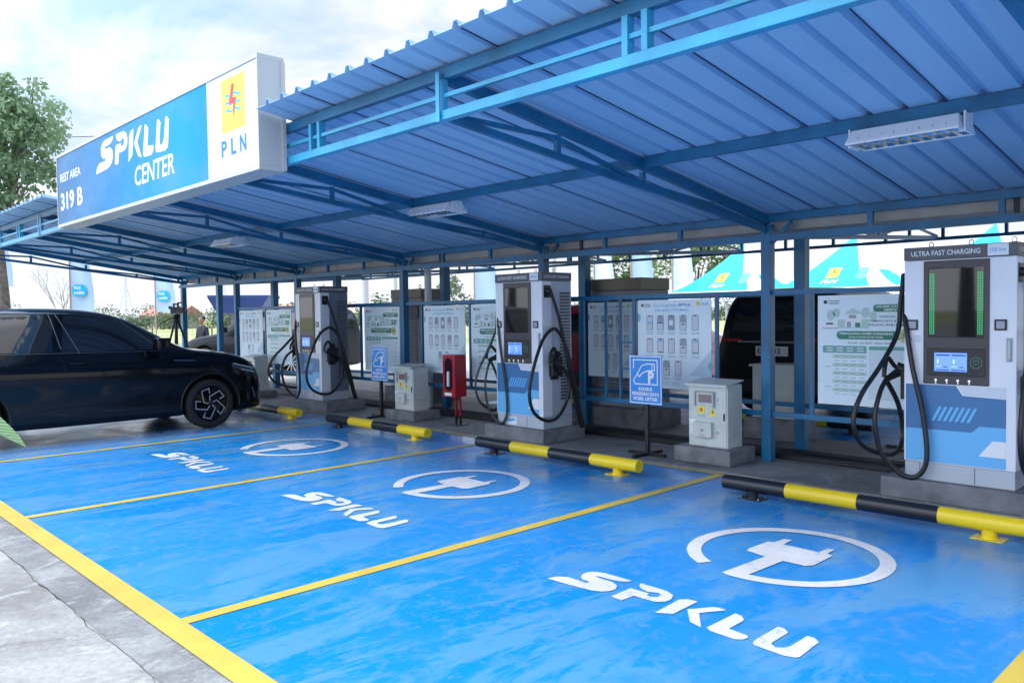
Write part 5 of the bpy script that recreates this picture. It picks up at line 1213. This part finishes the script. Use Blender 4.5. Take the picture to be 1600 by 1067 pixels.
# ------------------------------------------------------------ camera on tripod
r = empty('tripod', (-12.1, 4.75, 0), label='black camera tripod standing by the far left posts', category='tripod')
for k in range(3):
    a_ = R(90+120*k); mb = MB(); mb.tube([(.04*math.cos(a_), .04*math.sin(a_), 1.42), (.28*math.cos(a_), .28*math.sin(a_), .7)], .022, n=8); mb.tube([(.27*math.cos(a_), .27*math.sin(a_), .74), (.46*math.cos(a_), .46*math.sin(a_), 0)], .014, n=8); mb.build('leg', BLK, r)
mb = MB(); mb.tube([(0, 0, .95), (0, 0, 1.5)], .025, n=10); mb.lathe([(.0, 1.40), (.07, 1.41), (.075, 1.46), (.05, 1.50), (.0, 1.50)], n=16); mb.tube([(0, 0, 1.54), (.0, -.32, 1.38)], .010, n=8); mb.rbox(-.05, .05, -.06, .06, 1.50, 1.575, None, .01); mb.build('fluid_head', BLK, r)
r = empty('video_camera', (-12.1, 4.75, 1.58), R(40), label='black video camera mounted on the tripod', category='camera')
mb = MB(); mb.rbox(-.055, .055, -.13, .12, 0, .13, None, .015); mb.rbox(-.018, .018, -.10, .10, .17, .20, None, .01); mb.rbox(-.015, .015, -.1, -.07, .128, .175, None, .004); mb.rbox(-.015, .015, .06, .09, .128, .175, None, .004); mb.build('camera_body', BLK, r)
mb = MB(); mb.tube([(0, .12, .065), (0, .26, .065)], [.045, .052], n=16); mb.build('lens', BLK, r); mb = MB(); mb.rbox(-.13, -.06, -.05, -.04, .09, .15, None, .003); mb.tube([(.03, .0, .21), (.03, .2, .22)], .014, n=10); mb.build('microphone', BLK, r)

# ------------------------------------------------------------ people
def make_person(x, y, z, rz, label, top_m, leg_m, pose=0):
    r = empty('person', (x, y, z), rz, label=label, category='person')
    J = {'pel': (0, 0, .95), 'spine': (0, .0, 1.12), 'chest': (0, .0, 1.32), 'neck': (0, .0, 1.47), 'hl': (0, .01, 1.56),
         'shl': (-.17, 0, 1.40), 'ell': (-.23, .0, 1.14), 'wrl': (-.12, .20, 1.04), 'shr': (.17, 0, 1.40), 'elr': (.24, .0, 1.14), 'wrr': (.12, .20, 1.05),
         'hpl': (-.10, 0, .90), 'knl': (-.11, .03, .50), 'anl': (-.11, -.02, .09), 'tol': (-.12, .13, .04), 'hpr': (.10, 0, .90), 'knr': (.11, .03, .50), 'anr': (.11, -.02, .09), 'tor': (.12, .13, .04)}
    RD = {'pel': .14, 'spine': .135, 'chest': .15, 'neck': .062, 'hl': .06, 'shl': .075, 'ell': .05, 'wrl': .034, 'shr': .075, 'elr': .05, 'wrr': .034, 'hpl': .095, 'knl': .062, 'anl': .045, 'tol': .035, 'hpr': .095, 'knr': .062, 'anr': .045, 'tor': .035}
    E_ = [('pel', 'spine'), ('spine', 'chest'), ('chest', 'neck'), ('neck', 'hl'), ('chest', 'shl'), ('shl', 'ell'), ('ell', 'wrl'), ('chest', 'shr'), ('shr', 'elr'), ('elr', 'wrr'), ('pel', 'hpl'), ('hpl', 'knl'), ('knl', 'anl'), ('anl', 'tol'), ('pel', 'hpr'), ('hpr', 'knr'), ('knr', 'anr'), ('anr', 'tor')]
    # hands: palm and five short finger chains
    for s, wn in ((-1, 'wrl'), (1, 'wrr')):
        wp = Vector(J[wn]); J[wn+'p'] = tuple(wp+Vector((-s*.03, .07, -.01))); RD[wn+'p'] = .030; E_.append((wn, wn+'p'))
        for q in range(5):
            b0 = wp+Vector((-s*(.03)+(q-2)*.017, .10 if q else .06, -.01 if q else .02)); ln = (.035, .055, .065, .06, .045)[q]
            J[wn+'f%d' % q] = tuple(b0); RD[wn+'f%d' % q] = .010; E_.append((wn+'p', wn+'f%d' % q)); J[wn+'g%d' % q] = tuple(b0+Vector((-s*.01, ln*.7, -ln*.5))); RD[wn+'g%d' % q] = .008; E_.append((wn+'f%d' % q, wn+'g%d' % q))
    ks = list(J); me = bpy.data.meshes.new('body'); me.from_pydata([J[k] for k in ks], [(ks.index(a_), ks.index(b_)) for a_, b_ in E_], []); o = bpy.data.objects.new('body', me); COL.objects.link(o)
    sk = o.modifiers.new('k', 'SKIN'); ssv = o.modifiers.new('s', 'SUBSURF'); ssv.levels = 2
    for i, k in enumerate(ks): me.skin_vertices[0].data[i].radius = (RD[k]*1.05, RD[k]*.9)
    me.skin_vertices[0].data[0].use_root = True
    dg = bpy.context.evaluated_depsgraph_get(); m2 = bpy.data.meshes.new_from_object(o.evaluated_get(dg)); o.modifiers.clear(); o.data = m2; bpy.data.meshes.remove(me)
    # head with face joined into the same body mesh
    bm = bmesh.new(); bm.from_mesh(m2); n0 = len(bm.verts); bmesh.ops.create_uvsphere(bm, u_segments=20, v_segments=16, radius=1); bm.verts.ensure_lookup_table()
    for v in bm.verts[n0:]:
        p = v.co.copy(); zz = p.z; wx = .078*(1-.18*max(0, -zz)); q = Vector((p.x*wx, p.y*.098+.01, zz*.118))
        if p.y > .75 and abs(p.x) < .25 and -.35 < zz < .1: q.y += .018*(1-abs(p.x)/.25)
        if p.y > .6 and .12 < zz < .3 and .2 < abs(p.x) < .55: q.y -= .010
        if p.y > .7 and -.55 < zz < -.42 and abs(p.x) < .35: q.y -= .006
        if zz < -.6 and p.y > 0: q.y += .012
        if abs(p.x) > .95 and abs(zz) < .3: q.x *= 1.12
        v.co = q+Vector((0, .02, 1.66))
    bm.to_mesh(m2); bm.free(); m2.materials.clear()
    for mm in (SKIN, top_m, leg_m, BLK): m2.materials.append(mm)
    for p in m2.polygons:
        p.use_smooth = True; c = p.center
        hand = c.y > .17 and c.z < 1.2 and c.z > .8
        p.material_index = 0 if (c.z > 1.475 or hand) else 1 if c.z > .90 else 3 if c.z < .085 else 2
    o.parent = r; m2.name = 'body'
    bm = bmesh.new(); bmesh.ops.create_uvsphere(bm, u_segments=20, v_segments=14, radius=1)
    for v in bm.verts: v.co = Vector((v.co.x*.086, v.co.y*.106-.004, v.co.z*.10+.032+1.67))
    bmesh.ops.delete(bm, geom=[v for v in bm.verts if v.co.z < 1.66 and v.co.y > -.02 or v.co.z < 1.60 or (v.co.y > .07 and v.co.z < 1.735)], context='VERTS'); hm = bpy.data.meshes.new('hair'); bm.to_mesh(hm); bm.free(); hm.materials.append(BLK); ho = bpy.data.objects.new('hair', hm); COL.objects.link(ho); ho.parent = r
    return r
NAVY = mat('navy_cloth', (.02, .022, .04), .8); PINK = mat('pink_cloth', (.60, .18, .24), .8); TROU = mat('dark_trousers', (.03, .03, .04), .85)
make_person(-21.6, 9.3, -.25, R(200), 'person in a dark jacket standing by the field fence', NAVY, TROU)
make_person(-17.9, 9.9, -.28, R(230), 'person in a pink top beyond the dark off-road car', PINK, TROU)

# ------------------------------------------------------------ foreground potted plant at the left
r = empty('leafy_plant', (.95, -1.42, 0), label='striped green leaves of a plant at the left edge, close to the lens', category='plant')
mb = MB(); mb.lathe([(.0, 0), (.13, 0), (.17, .30), (.18, .30), (.18, .33), (.155, .33), (.15, .28), (.0, .28)], n=28); mb.build('pot', mat('pot_clay', (.25, .12, .07), .7), r)
rng = random.Random(2)
mb = MB(); mb.tube(cr_path([(0, 0, .28), (.02, .02, .6), (.0, .0, 1.0)], 5), [.016]*11, n=8)
LM = bpy.data.materials.new('striped_leaf'); LM.use_nodes = True; n_, l_ = LM.node_tree.nodes, LM.node_tree.links; b_ = n_['Principled BSDF']; t_ = n_.new('ShaderNodeTexCoord'); wv = n_.new('ShaderNodeTexWave'); wv.inputs['Scale'].default_value = 26; wv.inputs['Distortion'].default_value = 3
l_.new(t_.outputs['Object'], wv.inputs[0]); rr_ = ramp(n_, l_, wv.outputs['Fac'], [(.35, (.05, .16, .04)), (.8, (.20, .34, .14))]); l_.new(rr_.outputs[0], b_.inputs['Base Color']); b_.inputs['Roughness'].default_value = .4
mb.build('stem', mat('stem_green', (.08, .16, .05), .6), r)
def leaf(base, tip, wd, arch):
    v = []; f = []; n = 10; b0, t0 = Vector(base), Vector(tip); d = t0-b0; sd_ = d.cross(Vector((0, 0, 1))).normalized()
    for i in range(n+1):
        t = i/n; p = b0+d*t+Vector((0, 0, arch*math.sin(math.pi*t))); w_ = wd*math.sin(math.pi*min(1, t*.93+.07))**.8
        v += [p-sd_*w_+Vector((0, 0, .15*w_)), p-Vector((0, 0, .1*w_)), p+sd_*w_+Vector((0, 0, .15*w_))]
        if i: f += [(3*i-3, 3*i-2, 3*i+1, 3*i), (3*i-2, 3*i-1, 3*i+2, 3*i+1)]
    MB().add(v, f, None, True).build('leaf', LM, r)
leaf((.33, .20, 1.33), (.545, .425, 1.155), .062, .015)
MB().tube(cr_path([(0, 0, 1.0), (.03, .02, 1.35), (.16, .10, 1.42), (.33, .20, 1.33)], 5), .006, n=6).build('leaf_stalk', MATS['stem_green'], r)
for k in range(9):
    a_ = R(150+k*28); l0 = rng.uniform(.3, .45); leaf((0, 0, .55+.05*k), (l0*math.cos(a_), l0*math.sin(a_), .55+.05*k+rng.uniform(-.05, .1)), .045, .10)
